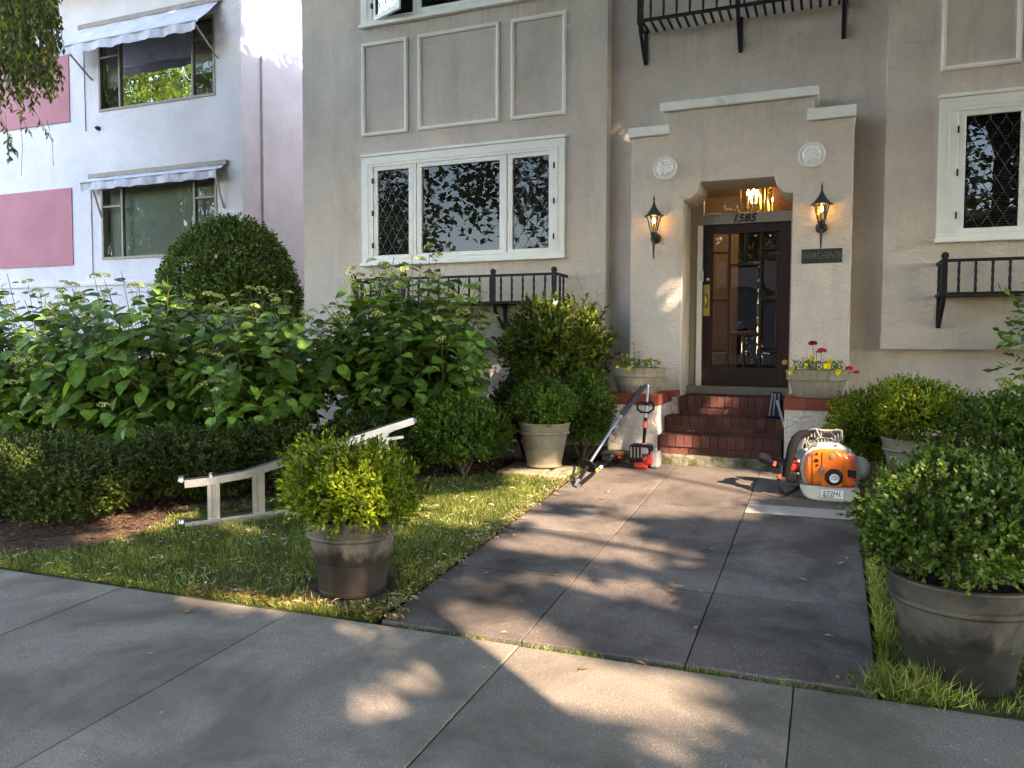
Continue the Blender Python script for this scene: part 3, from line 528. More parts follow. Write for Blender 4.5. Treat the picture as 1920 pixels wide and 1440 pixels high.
def awning(name, label, x0, x1, zw, yf, zf, drop, arm, seed):
    t = thing(name, label, 'awning', ((x0+x1)/2, 11, zf-drop), 'awnings on the white house'); rr = np.random.default_rng(seed)
    MB().box(x0-.03, x1+.06, 10.93, 10.999, zw-.02, zw+.07).build('mounting_rail', MAT['frame_dark'], t, bevel=.008)
    n = 40; vs = []; X = np.linspace(x0, x1, n+1)
    for j, (y, z) in enumerate(((10.96, zw), ((10.96+yf)/2, (zw+zf)/2-.02), (yf, zf))): vs += [(x, y, z+.008*math.sin(9*x+j)) for x in X]
    MB().add(vs, [(j*(n+1)+i, j*(n+1)+i+1, (j+1)*(n+1)+i+1, (j+1)*(n+1)+i) for j in range(2) for i in range(n)]).build('canvas', MAT['awning'], t, smooth=True)
    n = 120; X = np.linspace(x0-.01, x1+.01, n+1); vs = [(x, yf-.012+.012*math.sin(x*11), zf) for x in X]+[(x, yf-.015+.022*math.sin(x*11+.5)+.01*math.sin(x*31), zf-drop*(1+.12*abs(math.sin(x*7.5)))) for x in X]
    MB().add(vs, [(i, i+1, n+2+i, n+1+i) for i in range(n)]).build('valance', MAT['awning'], t, smooth=True)
    MB().tube([(x0-.02, yf, zf+.012), (x1+.02, yf, zf+.012)], .022, 8).build('front_bar', MAT['alu'], t)
    for x in (x0+.25, x1-.05): MB().tube([(x, yf, zf-.01), (x+(.0), 10.985, zf-arm)], .018, 8).build('arm', MAT['alu'], t)
awning('awning', 'pulled out grey canvas awning over the upper window of the white house', -13.33, -9.98, 7.21, 10.42, 6.66, .14, .42, 1)
awning('awning', 'rolled in grey canvas awning over the lower window of the white house', -13.15, -9.9, 4.40, 10.76, 4.26, .13, .62, 2)
# ================================================================ iron window boxes, lanterns, plaque
def twisted(h, r):                            # a twisted square bar of height h
    mb = MB(); n = 12
    vs = [(r*math.cos(PI/4+PI/2*k+j*.45), r*math.sin(PI/4+PI/2*k+j*.45), h*j/n) for j in range(n+1) for k in range(4)]
    return mb.add(vs, [(j*4+k, j*4+(k+1) % 4, (j+1)*4+(k+1) % 4, (j+1)*4+k) for j in range(n) for k in range(4)])
def window_box(label, x0, x1, yf, yw, z0, z1, posts, slats=False, bh=.33):
    t = thing('iron_window_box', label, 'window box', ((x0+x1)/2, yw, z0), 'black iron window boxes')
    r = MB()
    for z in (z0, z1): r.bar((x0, yf, z), (x1, yf, z), .034, .03); r.bar((x0, yf+.018, z), (x0, yw, z), .03, .03); r.bar((x1, yf+.018, z), (x1, yw, z), .03, .03)
    r.build('rail', MAT['iron'], t)
    me = twisted(z1-z0-.022, .0145).mesh('baluster', MAT['iron']); n = max(2, round((x1-x0)/.145)); base = wloc(t)
    for k in range(1, n):
        x = x0+(x1-x0)*k/n
        if min(abs(x-p) for p in posts) < .035: continue
        link('baluster', me, t, np.array((x, yf, z0+.011))-base)
    for x in (x0, x1):
        for f in (.33, .66): link('baluster', me, t, np.array((x, yf+(yw-yf)*f, z0+.011))-base)
    for p in posts:
        po = MB().bar((p, yf, z0-.03), (p, yf, z1+.03), .05, .042, (0, 1, 0)); po.lathe([(.0, 0), (.036, .008), (.036, .032), (0, .04)], (p, yf+.02, z1+.05), 12, axis='y'); po.build('post', MAT['iron'], t)
        br = MB().tube([(p, yf+.03, z0-.015), (p, yf+.06, z0-.10), (p, yw-.10, z0-bh*.82), (p, yw-.05, z0-bh*.93), (p, yw-.012, z0-bh*.9)], .022, 6); br.bar((p, yw-.015, z0-bh), (p, yw-.015, z0+.01), .042, .03, (0, 1, 0)); br.build('bracket', MAT['iron'], t)
    if slats:
        k = x0+.05; me2 = MB().box(-.014, .014, yf+.012-base[1], yw-base[1], -.006, .006).mesh('slat', MAT['iron'])
        while k < x1: link('slat', me2, t, (k-base[0], 0, z0-base[2])); k += .095
    else: MB().box(x0+.012, x1-.012, yf+.012, yw, z0-.012, z0-.004).build('tray', MAT['iron'], t)
window_box('black iron window box behind the hydrangea below the wide leaded window', -5.85, -3.005, 8.8, 9.2, 1.759, 2.085, [-5.82, -5.08, -3.82, -3.035])
window_box('black iron window box on the wall near the red flowers, cut by the frame', 1.02, 3.9, 8.8, 9.2, 1.759, 2.085, [1.04, 1.84, 3.1, 3.88])
window_box('black iron balcony box with slatted floor above the porch', -2.12, .09, 9.04, 9.4, 4.96, 5.62, [-2.10, -1.01, .07], True, .38)
def lantern(x, zt, zb, label):
    H = zt-zb; y = YP-.13; t = thing('wall_lantern', label, 'lantern', (x, YP, zb), 'lit lanterns by the door'); Z = lambda f: zt-H*f
    # fractions measured from the finial tip down
    m = MB().lathe([(.012, Z(.15)), (.028, Z(.20)), (.05, Z(.25)), (.088, Z(.315)), (.115, Z(.335)), (.112, Z(.345)), (.0, Z(.335))][::-1], (x, y, 0), 8); m.build('roof_cap', MAT['lantern'], t)
    MB().lathe([(0, Z(0)), (.006, Z(.05)), (.013, Z(.085)), (.007, Z(.11)), (.016, Z(.145)), (0, Z(.15))], (x, y, 0), 8).build('finial', MAT['lantern'], t, smooth=True)
    m = MB()
    for k in range(6): a = k*PI/3+.26; m.bar((x+.078*math.cos(a), y+.078*math.sin(a), Z(.34)), (x+.036*math.cos(a), y+.036*math.sin(a), Z(.575)), .009, .009)
    m.build('cage', MAT['lantern'], t)
    for k in range(6):
        a, b_ = k*PI/3+.26, (k+1)*PI/3+.26
        MB().add([(x+.034*math.cos(a), y+.034*math.sin(a), Z(.572)), (x+.034*math.cos(b_), y+.034*math.sin(b_), Z(.572)), (x+.076*math.cos(b_), y+.076*math.sin(b_), Z(.342)), (x+.076*math.cos(a), y+.076*math.sin(a), Z(.342))], [(0, 1, 2, 3)]).build('glass_panel', MAT['lamp_glass'], t)
    MB().lathe([(0, Z(.72)), (.02, Z(.7)), (.036, Z(.62)), (.042, Z(.585)), (.0, Z(.57))], (x, y, 0), 12).build('cup', MAT['lantern'], t, smooth=True)
    MB().tube([(x, y, Z(.69)), (x, y, Z(.8)), (x, y, Z(.98)), (x, y, Z(1))], [.018, .014, .008, .003], 8).build('tail', MAT['lantern'], t, smooth=True)
    m = MB().lathe([(.06, 0), (.06, .012), (.045, .022), (.02, .03), (0, .03)], (x, YP, Z(.66)), 20, axis='y'); m.tube([(x, YP-.02, Z(.66)), (x, y, Z(.64))], .016, 8); m.build('back_plate', MAT['lantern'], t, smooth=True)
    MB().tube([(x, y, Z(.57)), (x, y, Z(.45))], .014, 8).build('candle_sleeve', MAT['candle'], t)
    bulbs(t, [(x, y, Z(.41))], .018); lamp_light('lantern_light', (x, y, Z(.41)), 0.06, (1, .58, .22), .03, t)
lantern(-1.86, 2.94, 2.21, 'lit black wall lantern on the side of the porch away from the name plaque'); lantern(-.105, 2.95, 2.25, 'lit black wall lantern above the bronze name plaque')
t = thing('name_plaque', 'dark bronze name plaque with raised letters beneath the lantern', 'plaque', (-.095, YP, 2.125))
p = MB().box(-.296, .106, YP-.016, YP-.001, 2.118, 2.268); p.build('plate', MAT['bronze'], t, bevel=.004)
ring(MB(), -.29, .10, 2.124, 2.262, .012, YP-.022, YP-.0165).build('border', MAT['bronze'], t)
link('lettering', text_mesh('lettering', 'WARCHENTE', .088, MAT['bronze_hi'], .004, 0, .92), t, (0, -.02, .068), (PI/2, 0, 0), (.78, 1.1, 1))

# ================================================================ unseen houses added across the road to darken reflections in door glass and windows
for hx, w, hh, lb in ((-5.5, 11, 6.2, 'grey house added across the road to darken the entrance door reflection'), (9, 12, 6.8, 'second grey house added across the road to darken window reflections')):
    t = thing('added_far_house', lb, 'house', (hx, -20, -.6)); x0, x1 = hx-w/2, hx+w/2
    MB().box(x0, x1, -28, -19.5, -.7, hh-2).build('wall', MAT['siding'], t)
    MB().add([(x0-.4, -19.1, hh-2.1), (x1+.4, -19.1, hh-2.1), (x1+.4, -23.7, hh+.8), (x0-.4, -23.7, hh+.8), (x0-.4, -28.4, hh-2.1), (x1+.4, -28.4, hh-2.1)], [(0, 1, 2, 3), (3, 2, 5, 4), (0, 3, 4), (1, 5, 2)]).build('roof', MAT['shingle'], t)
    for k in range(4):
        xx = x0+w*(k+.5)/4; wn = ring(MB(), xx-.7, xx+.7, .6, 2.1, .08, -19.5, -19.44).build('window', MAT['trim'], t); MB().box(xx-.62, xx+.62, -19.49, -19.47, .68, 2.02).build('pane', MAT['iron'], wn)

for x0, x1, z0, z1, y in ((-5.95, -3.0, 1.9, 2.303, YB), (.97, 3.9, 1.9, 2.303, YB), (-5.95, -3.0, 5.0, 5.472, YB), (-1.88, -1.64, 2.75, 3.13, YP), (-.34, -.09, 2.72, 3.14, YP), (-2.13, .1, 4.35, 4.93, YM), (-1.8, -.2, 3.35, 3.866, YP), (-6.41, -2.53, 1.215, 1.75, YB), (.52, 4.39, 1.215, 1.75, YB), (.21, .34, 2.6, 3.6, YM)):
    MB().add([(x0, y-.003, z0), (x1, y-.003, z0), (x1, y-.003, z1), (x0, y-.003, z1)], [(0, 1, 2, 3)]).build('rain_streaks', MAT['streak'], AB)
# ================================================================ vegetation
def inpoly(P, poly):
    x, y = P[:, 0], P[:, 1]; c = np.zeros(len(P), bool); n = len(poly)
    for i in range(n):
        (x0, y0), (x1, y1) = poly[i], poly[(i+1) % n]
        k = ((y0 > y) != (y1 > y)) & (x < (x1-x0)*(y-y0)/((y1-y0) or 1e-9)+x0); c ^= k
    return c
def rdir(rg, n, zmin=-1.0):
    z = rg.uniform(zmin, 1, n); a = rg.uniform(0, 2*PI, n); s = np.sqrt(1-z*z); return np.stack([s*np.cos(a), s*np.sin(a), z], 1)
def lumpf(d, rg, amp):
    f = np.ones(len(d))
    for k in range(7):
        w = rg.normal(size=3)*rg.uniform(2, 5.5); f += amp/2.2*np.sin(d@w+rg.uniform(0, 6))
    return f
def shrub_cards(rg, c, r, nsp, nl, slen, L, Wd, lump=.12, up=.25, jit=.45, zmin=-.75, shell=.62, zfloor=None):
    d = rdir(rg, nsp, zmin); rad = lumpf(d, rg, lump)*(shell+(1-shell)*rg.random(nsp)**.5)
    base = np.array(c)+d*np.array(r)*rad[:, None]; sd = unit(d*.9+np.array([0, 0, up])+rg.normal(size=(nsp, 3))*jit*.6)
    a = unit(np.cross(sd, rg.normal(size=(nsp, 3)))); b = np.cross(sd, a); P = []; D = []; N = []
    sl = slen*rg.uniform(.55, 1.25, nsp)
    for k in range(nl):
        t = (k+.3)/nl; ph = k*2.4+rg.uniform(0, 6.28, nsp); rad_ = a*np.cos(ph)[:, None]+b*np.sin(ph)[:, None]
        P.append(base+sd*(sl*t)[:, None]); ld = unit(sd*.62+rad_*.85*(1-.55*t)+rg.normal(size=(nsp, 3))*.12); D.append(ld); N.append(unit(np.cross(np.cross(ld, sd), ld)+rg.normal(size=(nsp, 3))*.25))
    P, D, N = np.concatenate(P), np.concatenate(D), np.concatenate(N); k = rg.uniform(.55, 1.4, len(P))
    if zfloor is not None: m = P[:, 2] > zfloor; P, D, N, k = P[m], D[m], N[m], k[m]
    return leaf_cards(P, D, N, L*k, Wd*k)
def limbs(rg, base, c, r, n, r0, mat, parent, name='branches'):
    mb = MB(); base = np.array(base, float); c = np.array(c, float)
    for k in range(n):
        d = rdir(rg, 1, -.1)[0]; tip = c+d*np.array(r)*rg.uniform(.55, .85); mid = base*.45+tip*.55+np.array([0, 0, -.03])+rg.normal(size=3)*.03
        st = base+np.array([rg.normal()*r0*1.2, rg.normal()*r0*1.2, 0]); mb.tube([st, (st+mid)/2+rg.normal(size=3)*.015, mid, tip], [r0, r0*.7, r0*.45, r0*.15], 5)
    return mb.build(name, mat, parent)
def stuff_part(name, V, mat, parent, nper=4):
    base = wloc(parent); o = link(name, fast_mesh(name, V-base, nper, mat), parent); o['kind'] = 'stuff'; return o
def shrub(name, label, cat, base, c, r, mat, seed, nsp, nl=7, slen=.09, L=.026, Wd=.015, group=None, trunk=.018, ntr=7, fill=1200, fillL=.06, **kw):
    rg = np.random.default_rng(seed); t = thing(name, label, cat, base, group)
    V = [shrub_cards(rg, c, r, nsp, nl, slen, L, Wd, **kw)]
    if fill:
        d = rdir(rg, fill, kw.get('zmin', -.75)); P = np.array(c)+d*np.array(r)*(rg.random(fill)**.5*.72)[:, None]; q = rdir(rg, fill); V.append(leaf_cards(P, q, rdir(rg, fill), fillL, fillL*.6))
    stuff_part('foliage', np.concatenate(V), mat, t); limbs(rg, base, c, r, ntr, trunk, MAT['twig'], t); return t
def pot(name, label, cx, cy, z0, rb, rt, h, mat, group='tall concrete planters', tilt=0):
    t = thing(name, label, 'planter', (cx, cy, z0), group)
    s = rt-rb; P = [(rb*.95, 0), (rb+.006, .008), (rb+.008, .026), (rb, .034), (rb+s*.36, h*.42), (rb+s*.33, h*.428), (rb+s*.38, h*.438), (rb+s*.66, h*.735), (rb+s*.66+.014, h*.745), (rb+s*.7+.022, h*.77), (rb+s*.7+.018, h*.80), (rb+s*.7+.006, h*.812), (rb+s*.74+.008, h*.83), (rt-.004, h*.965), (rt+.004, h*.98), (rt, h), (rt-.03, h), (rt-.038, h*.97), (rt-.05, h*.88), (0, h*.88)]
    b = MB().lathe(P, (cx, cy, z0), 40); b.build('body', mat, t, smooth=True)
    MB().lathe([(rt-.046, h*.90), (rt*.5, h*.93), (0, h*.94)], (cx, cy, z0), 20).build('soil', MAT['soil'], t); return t
# --- planters with shrubs
zpl = zg(-2.74, 4.12); pot('planter', 'weathered concrete planter with lit dark-stained base on the lawn corner', -2.745, 4.12, zpl-.01, .205, .288, .475, MAT['pot'])
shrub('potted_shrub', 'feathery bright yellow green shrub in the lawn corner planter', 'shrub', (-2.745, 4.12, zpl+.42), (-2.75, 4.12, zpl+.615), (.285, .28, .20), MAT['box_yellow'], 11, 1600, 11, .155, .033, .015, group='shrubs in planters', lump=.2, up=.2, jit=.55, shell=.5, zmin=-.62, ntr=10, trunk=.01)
zpr = zg(.575, 4.03); pot('planter', 'large dark concrete planter at the path corner, cut by the frame', .585, 4.03, zpr-.012, .215, .315, .48, MAT['pot_dark'])
shrub('potted_shrub', 'dense glossy boxwood with pale shoot tips in the large dark planter', 'shrub', (.585, 4.03, zpr+.43), (.60, 4.05, zpr+.70), (.40, .38, .245), MAT['box_blue'], 12, 2400, 8, .10, .026, .017, group='shrubs in planters', lump=.1, up=.3, jit=.5, shell=.6, zmin=-.8, ntr=10, trunk=.012)
zp2 = zg(-2.72, 7.62)+.035; pot('planter', 'pale concrete planter standing on stone slabs before the evergreen', -2.725, 7.62, zp2, .18, .272, .46, MAT['pot_pale'])
shrub('potted_shrub', 'rounded fine leaved shrub in the pale planter on stone slabs', 'shrub', (-2.725, 7.62, zp2+.40), (-2.725, 7.62, zp2+.64), (.34, .32, .235), MAT['box'], 13, 1700, 8, .07, .024, .013, group='shrubs in planters', lump=.08, up=.4, shell=.6, zmin=-.7, ntr=8, trunk=.01)
zp3 = zg(.72, 7.62); pot('planter', 'grey concrete planter half hidden behind the front boxwood', .715, 7.6, zp3, .18, .275, .46, MAT['pot_pale'])
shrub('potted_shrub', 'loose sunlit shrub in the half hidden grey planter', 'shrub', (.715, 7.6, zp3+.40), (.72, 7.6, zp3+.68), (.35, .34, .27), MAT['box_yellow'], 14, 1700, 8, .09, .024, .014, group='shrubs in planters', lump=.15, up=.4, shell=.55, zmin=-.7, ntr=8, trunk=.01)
sb = thing('stone_slabs', 'flat stepping stones beneath the pale planter', 'stones', (-2.7, 7.5, zg(-2.7, 7.5)))
for x0, x1, y0, y1, a in ((-3.12, -2.62, 7.28, 7.78, .0), (-2.6, -2.36, 7.22, 7.7, .01)):
    MB().hexa([(x0, y0+a, zg(x0, y0)-.03), (x1, y0, zg(x1, y0)-.03), (x1-.02, y1, zg(x1, y1)-.03), (x0+.03, y1, zg(x0, y1)-.03)], [(x0, y0+a, zg(x0, y0)+.034), (x1, y0, zg(x1, y0)+.034), (x1-.02, y1, zg(x1, y1)+.036), (x0+.03, y1, zg(x0, y1)+.034)]).build('stone', MAT['stone'], sb, bevel=.012)
# --- boxwoods in the ground
BX = [((-7.3, 4.62), (.8, .55, .33), 'boxwood of the low hedge nearest the frame edge'), ((-6.2, 4.85), (.72, .55, .34), 'sunlit boxwood of the low hedge near the soil patch'), ((-5.72, 5.62), (.66, .5, .33), 'dark boxwood of the low hedge just beyond the ladder foot'), ((-5.05, 6.3), (.66, .5, .32), 'dark boxwood of the low hedge behind the ladder middle'), ((-4.38, 6.98), (.66, .5, .32), 'dark boxwood of the low hedge behind the ladder end'),
      ((-3.42, 7.14), (.53, .45, .34), 'clipped round boxwood on a bare trunk beside the pale planter'), ((-2.42, 8.02), (.30, .28, .40), 'small upright boxwood squeezed between pale planter and pier'), ((-3.05, 8.05), (.40, .34, .42), 'shaded boxwood behind the pale planter'),
      ((.30, 7.98), (.30, .28, .34), 'small sunlit boxwood beside the porch pier and blower'), ((1.42, 7.15), (.52, .46, .40), 'low boxwood beyond the half hidden grey planter'), ((2.2, 6.9), (.5, .46, .40), 'boxwood cut by the frame behind the front planter'), ((1.05, 6.55), (.34, .32, .28), 'low boxwood between the two planters beside the path')]
for k, ((x, y), r, lb) in enumerate(BX):
    z = zg(x, min(y, 8.2)); cz = z+(.11+r[2] if k > 4 else r[2]*.92)
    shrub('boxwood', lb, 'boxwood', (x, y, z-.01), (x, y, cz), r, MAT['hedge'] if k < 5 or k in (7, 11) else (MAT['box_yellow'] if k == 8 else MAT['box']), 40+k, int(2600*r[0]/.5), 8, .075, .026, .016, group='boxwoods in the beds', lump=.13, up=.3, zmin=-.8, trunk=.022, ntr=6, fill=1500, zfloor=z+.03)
shrub('dome_shrub', 'large dome clipped dark shrub between the two houses', 'shrub', (-9.25, 10.0, -.1), (-9.05, 10.0, 1.68), (1.3, .8, 1.5), MAT['dome'], 61, 8200, 6, .10, .05, .03, lump=.035, up=.2, jit=.35, zmin=-.5, shell=.8, fill=3500, fillL=.12, trunk=.05)
ev = shrub('evergreen_shrub', 'glossy evergreen shrub with tall pale shoots below the iron window box', 'shrub', (-2.88, 8.5, 0), (-2.92, 8.48, 1.17), (.50, .42, .43), MAT['ever'], 62, 760, 9, .20, .075, .031, lump=.14, up=.35, jit=.55, zmin=-.8, shell=.5, fill=1200, fillL=.08, trunk=.03)
rg = np.random.default_rng(63); sh = MB(); P = []; D = []; N = []
for k in range(26):
    x, y = -2.88+rg.normal()*.26+.08, 8.46+rg.normal()*.16; z0 = 1.5; h = rg.uniform(.15, .42) if k else .62; ln = np.array([rg.normal()*.10, rg.normal()*.08, h]); p0 = np.array([x, y, z0]); sh.tube([p0, p0+ln*.5+rg.normal(size=3)*.012, p0+ln], [.0025, .002, .0015], 4)
    for j in range(9):
        t_ = .15+.85*j/9; a = rg.uniform(0, 6.28); P.append(p0+ln*t_); D.append((math.cos(a), math.sin(a), .35)); N.append((0, 0, 1))
sh.build('shoots', MAT['stem'], ev); stuff_part('shoot_leaves', leaf_cards(np.array(P), np.array(D, float), np.array(N, float)+rg.normal(size=(len(P), 3))*.2, rg.uniform(.03, .055, len(P)), .014), MAT['box_yellow'], ev)
shrub('edge_shrub', 'dark large leaved shrub reaching in at the frame edge under the window box', 'shrub', (2.3, 8.75, 0), (2.28, 8.7, 1.15), (.62, .45, .62), MAT['hyd'], 64, 150, 6, .34, .095, .04, lump=.2, up=-.05, jit=.6, zmin=-.6, shell=.45, fill=150, fillL=.09, trunk=.015)
# --- hydrangeas: leaves one by one
def leaf_shape(cup, droop, ser):
    T = [0, .12, .32, .56, .8, 1.0]; Wd = [0, .27, .40, .36, .19, 0]; v = []; f = []
    mid = [(t, 0, -droop*t*t) for t in T]
    v += mid
    for s in (1, -1):
        for i in range(1, 5): v.append((T[i]+(.03 if i > 2 else -.02), s*Wd[i]*(1+ser*((i % 2)-.5)), -droop*T[i]**2+cup*Wd[i]))
    L = lambda i: 5+i; Rr = lambda i: 9+i
    for s, g in ((1, L), (-1, Rr)):
        F = [(0, 1, g(1))] + [(i, i+1, g(i+1), g(i)) for i in range(1, 4)] + [(4, 5, g(4))]
        f += F if s < 0 else [tuple(reversed(q)) for q in F]
    return np.array(v), f
LS = [leaf_shape(.28, .18, .05), leaf_shape(.15, .3, -.05), leaf_shape(.4, .08, .08)]
LM = []
for v, f in LS:
    mb = MB(); mb.add(v, f); me = bpy.data.meshes.new('leaf'); me.from_pydata([tuple(p) for p in v], [], f); me.update(); me.polygons.foreach_set('use_smooth', [True]*len(me.polygons)); me.materials.append(MAT['hyd']); LM.append(me)
def umbel_mesh(seed, r):
    rg = np.random.default_rng(seed); n = 70; d = rdir(rg, n, .05); P = d*np.array([1, 1, .55])*r*rg.uniform(.85, 1.05, (n, 1)); q = rdir(rg, n); s = r*.34
    V = [leaf_cards(P-q*s/2, q, d+rg.normal(size=(n, 3))*.4, s, s*.9, .1)]
    return fast_mesh('flower_head', np.concatenate(V), 4, MAT['umbel'])
UM = [umbel_mesh(k, .06) for k in range(3)]
def hydrangea(label, base, c, r, nst, seed, elmin=-.55, lscale=.19, group='hydrangeas', keep=300, flowers=.4, npair=6):
    rg = np.random.default_rng(seed); t = thing('hydrangea', label, 'hydrangea', base, group); b0 = wloc(t); c = np.array(c); st = MB(); A = []; F = []
    d = rdir(rg, nst, elmin); lf = lumpf(d, rg, .12)
    for k in range(nst):
        tip = c+d[k]*np.array(r)*lf[k]*(rg.uniform(.72, 1.0)); s0 = np.array(base)+np.array([rg.normal()*r[0]*.16, rg.normal()*r[1]*.16, 0])
        mid = s0*.45+tip*.55+np.array([0, 0, .18*r[2]]); pts = [s0, (s0+mid)/2+np.array([0, 0, .05]), mid, tip+np.array([0, 0, .0])]
        st.tube(pts, [.007, .006, .005, .003], 4)
        az = rg.uniform(0, 6.28)
        for j in range(npair):
            u = .40+.6*(j+.5)/npair; seg = u*3; i = min(int(seg), 2); p = pts[i]*(1-(seg-i))+pts[i+1]*(seg-i); ax = unit(pts[i+1]-pts[i]); az += PI/2
            a = unit(np.cross(ax, (math.cos(az), math.sin(az), .3))); s_ = lscale*rg.uniform(.6, 1.2)*(1.0 if j < npair-1 else .72)
            for sg in (1, -1):
                if rg.random() < .08: continue
                ld = unit(a*sg*np.array([1, 1, .5])+ax*.22+np.array([0, -.10, -.16+rg.normal()*.18])); n = unit(np.array([rg.normal()*.3, -.22+rg.normal()*.3, 1.0])); sd = unit(np.cross(n, ld)); n = np.cross(ld, sd)
                A.append((p+ld*.025, ld, sd, n, s_, u))
        if rg.random() < flowers: F.append((tip+np.array([0, 0, .03]), rg.uniform(.7, 1.25)))
    st.build('stems', MAT['stem'], t)
    pos = np.array([q[0] for q in A]); dist = np.linalg.norm(pos-np.array([0, 0, HC]), axis=1); out = (((pos-c)/np.array(r))**2).sum(1)**.5; front = -((pos-c)@unit(np.array([c[0], c[1], 0])))
    sc = np.array([q[4] for q in A])/dist*(.5+out)*(1+.5*np.tanh(front)); order = np.argsort(-sc); VV = {k: [] for k in range(3)}
    for rank, i in enumerate(order):
        p, ld, sd, n, s_, u = A[i]; v = int(rg.integers(3)); R3 = np.stack([ld, sd, n], 1)
        if rank < keep:
            o = link('leaf', LM[v], t, p-b0, Matrix(R3.tolist()).to_euler(), s_)
        else: VV[v].append((LS[v][0]*s_)@R3.T+p-b0)
    vs = []; fs = []; off = 0
    for v in range(3):
        for q in VV[v]: vs.append(q); fs += [tuple(off+i for i in f) for f in LS[v][1]]; off += len(q)
    if vs:
        me = bpy.data.meshes.new('inner_leaves'); me.from_pydata(np.concatenate(vs).tolist(), [], fs); me.update(); me.polygons.foreach_set('use_smooth', [True]*len(me.polygons)); me.materials.append(MAT['hyd']); o = link('inner_leaves', me, t); o['kind'] = 'stuff'
    for p, s_ in F: link('flower_head', UM[int(rg.integers(3))], t, p-b0, (rg.normal()*.25, rg.normal()*.25, rg.uniform(0, 6)), s_)
    return t
hydrangea('wide hydrangea at the frame edge in front of the pink panels', (-8.75, 6.5, -.15), (-8.75, 6.25, 1.02), (1.2, 1.15, 1.08), 195, 71)
hydrangea('hydrangea in front of the lower window of the white house', (-7.0, 6.5, -.12), (-7.05, 6.2, .98), (1.2, 1.15, 1.06), 195, 72)
hydrangea('hydrangea below the dome clipped shrub', (-5.75, 6.95, -.1), (-5.65, 6.75, .95), (1.05, .98, .98), 180, 73)
hydrangea('tall hydrangea in front of the iron window box and leaded window', (-4.35, 7.7, -.05), (-4.35, 7.6, 1.2), (1.12, .85, 1.1), 215, 74)
hydrangea('small hydrangea with pale flower heads near the frame edge behind the boxwoods', (1.75, 8.2, .03), (1.72, 8.1, .58), (.62, .42, .42), 26, 75, .1, .14, flowers=.8)
# --- grass and litter
POTS = [(-2.745, 4.12, .36), (.585, 4.03, .3)]
LAWN = [(p[0], p[1]) for p in BED if p[0] > -8] + [(-2.34, 8.0), (-2.33, 3.72), (-7, 3.72)]
def scatter(rg, n, x0, x1, y0, y1, poly=None):
    P = np.stack([rg.uniform(x0, x1, n), rg.uniform(y0, y1, n)], 1)
    if poly is not None: P = P[inpoly(P, poly)]
    for x, y, r in POTS: P = P[(P[:, 0]-x)**2+(P[:, 1]-y)**2 > (r*rg.uniform(.75, 1.0, len(P)))**2]
    return P
def blades(rg, P, h, w, zf=zg, dz=-.012, lean=.45):
    n = len(P); p3 = np.stack([P[:, 0], P[:, 1], zf(P[:, 0], P[:, 1])+dz], 1); d = np.stack([rg.normal(size=n)*lean, rg.normal(size=n)*lean, np.ones(n)], 1); return leaf_cards(p3, d, rdir(rg, n, -.3), h*rg.uniform(.5, 1.3, n), w, .10)
rg = np.random.default_rng(81)
P = scatter(rg, 130000, -6.6, -2.33, 3.72, 8, LAWN); pat = np.sin(P[:, 0]*3.1+1.3*np.sin(P[:, 1]*2.3))*np.sin(P[:, 1]*2.7+.8*np.cos(P[:, 0]*1.9)); P = P[rg.random(len(P)) < .62+.38*pat]
E1 = np.stack([rg.uniform(-6, -2.33, 3000), 3.715+np.abs(rg.normal(size=3000))*.03], 1); E2 = np.stack([-2.325-np.abs(rg.normal(size=1800))*.03, rg.uniform(3.9, 7.4, 1800)], 1)
V = np.concatenate([blades(rg, P, .06, .0048), blades(rg, E1, .05, .004), blades(rg, E2, .055, .004)])
tag(link('lawn_grass', fast_mesh('lawn_grass', V, 4, MAT['grass'])), 'short green lawn grass between the sidewalk and the shrub bed', 'grass', kind='stuff')
P = scatter(rg, 17000, .262, 1.7, 3.72, 6.4); E3 = np.stack([.255+np.abs(rg.normal(size=1500))*.03, rg.uniform(3.75, 6.6, 1500)], 1)
V = np.concatenate([blades(rg, P, .06, .0045), blades(rg, E3, .07, .0045), blades(rg, np.stack([rg.normal(size=700)*.09+.36, rg.normal(size=700)*.05+3.78], 1), .14, .005, lean=.7)])
tag(link('verge_grass', fast_mesh('verge_grass', V, 4, MAT['grass'])), 'narrow strip of grass along the path by the dark planter', 'grass', kind='stuff')
# grass in the joint between sidewalk and path
cl = []
for cx, w, n in ((-2.15, .07, 160), (-1.98, .1, 220), (-1.7, .1, 240), (-1.42, .08, 220), (-1.2, .09, 260), (-1.05, .08, 160), (-.62, .07, 200), (-.48, .05, 420), (-.1, .08, 150), (.1, .06, 180), (-1.3, .5, 260), (-.2, .3, 120)): cl.append(np.stack([rg.normal(size=n)*w+cx, 3.712+rg.normal(size=n)*.009], 1))
cl.append(np.stack([-1.452+rg.normal(size=90)*.004, rg.uniform(3.4, 3.7, 90)], 1))
P = np.concatenate(cl); P = P[(P[:, 0] > -2.4) & (P[:, 0] < .3)]
tag(link('joint_grass', fast_mesh('joint_grass', blades(rg, P, .038, .0045, dz=-.035, lean=.8), 4, MAT['grass'])), 'grass and moss growing in the joint between sidewalk and path', 'grass', kind='stuff')
def litter(rg, P, L, Wd, dz=.02, flat=.25, zf=zg):
    n = len(P); a = rg.uniform(0, 6.28, n); d = np.stack([np.cos(a), np.sin(a), rg.normal(size=n)*flat*.6], 1); nn = np.stack([rg.normal(size=n)*flat, rg.normal(size=n)*flat, np.ones(n)], 1)
    return leaf_cards(np.stack([P[:, 0], P[:, 1], zf(P[:, 0], P[:, 1])+dz], 1), d, nn, L*rg.uniform(.6, 1.3, n), Wd*rg.uniform(.7, 1.3, n), .14)
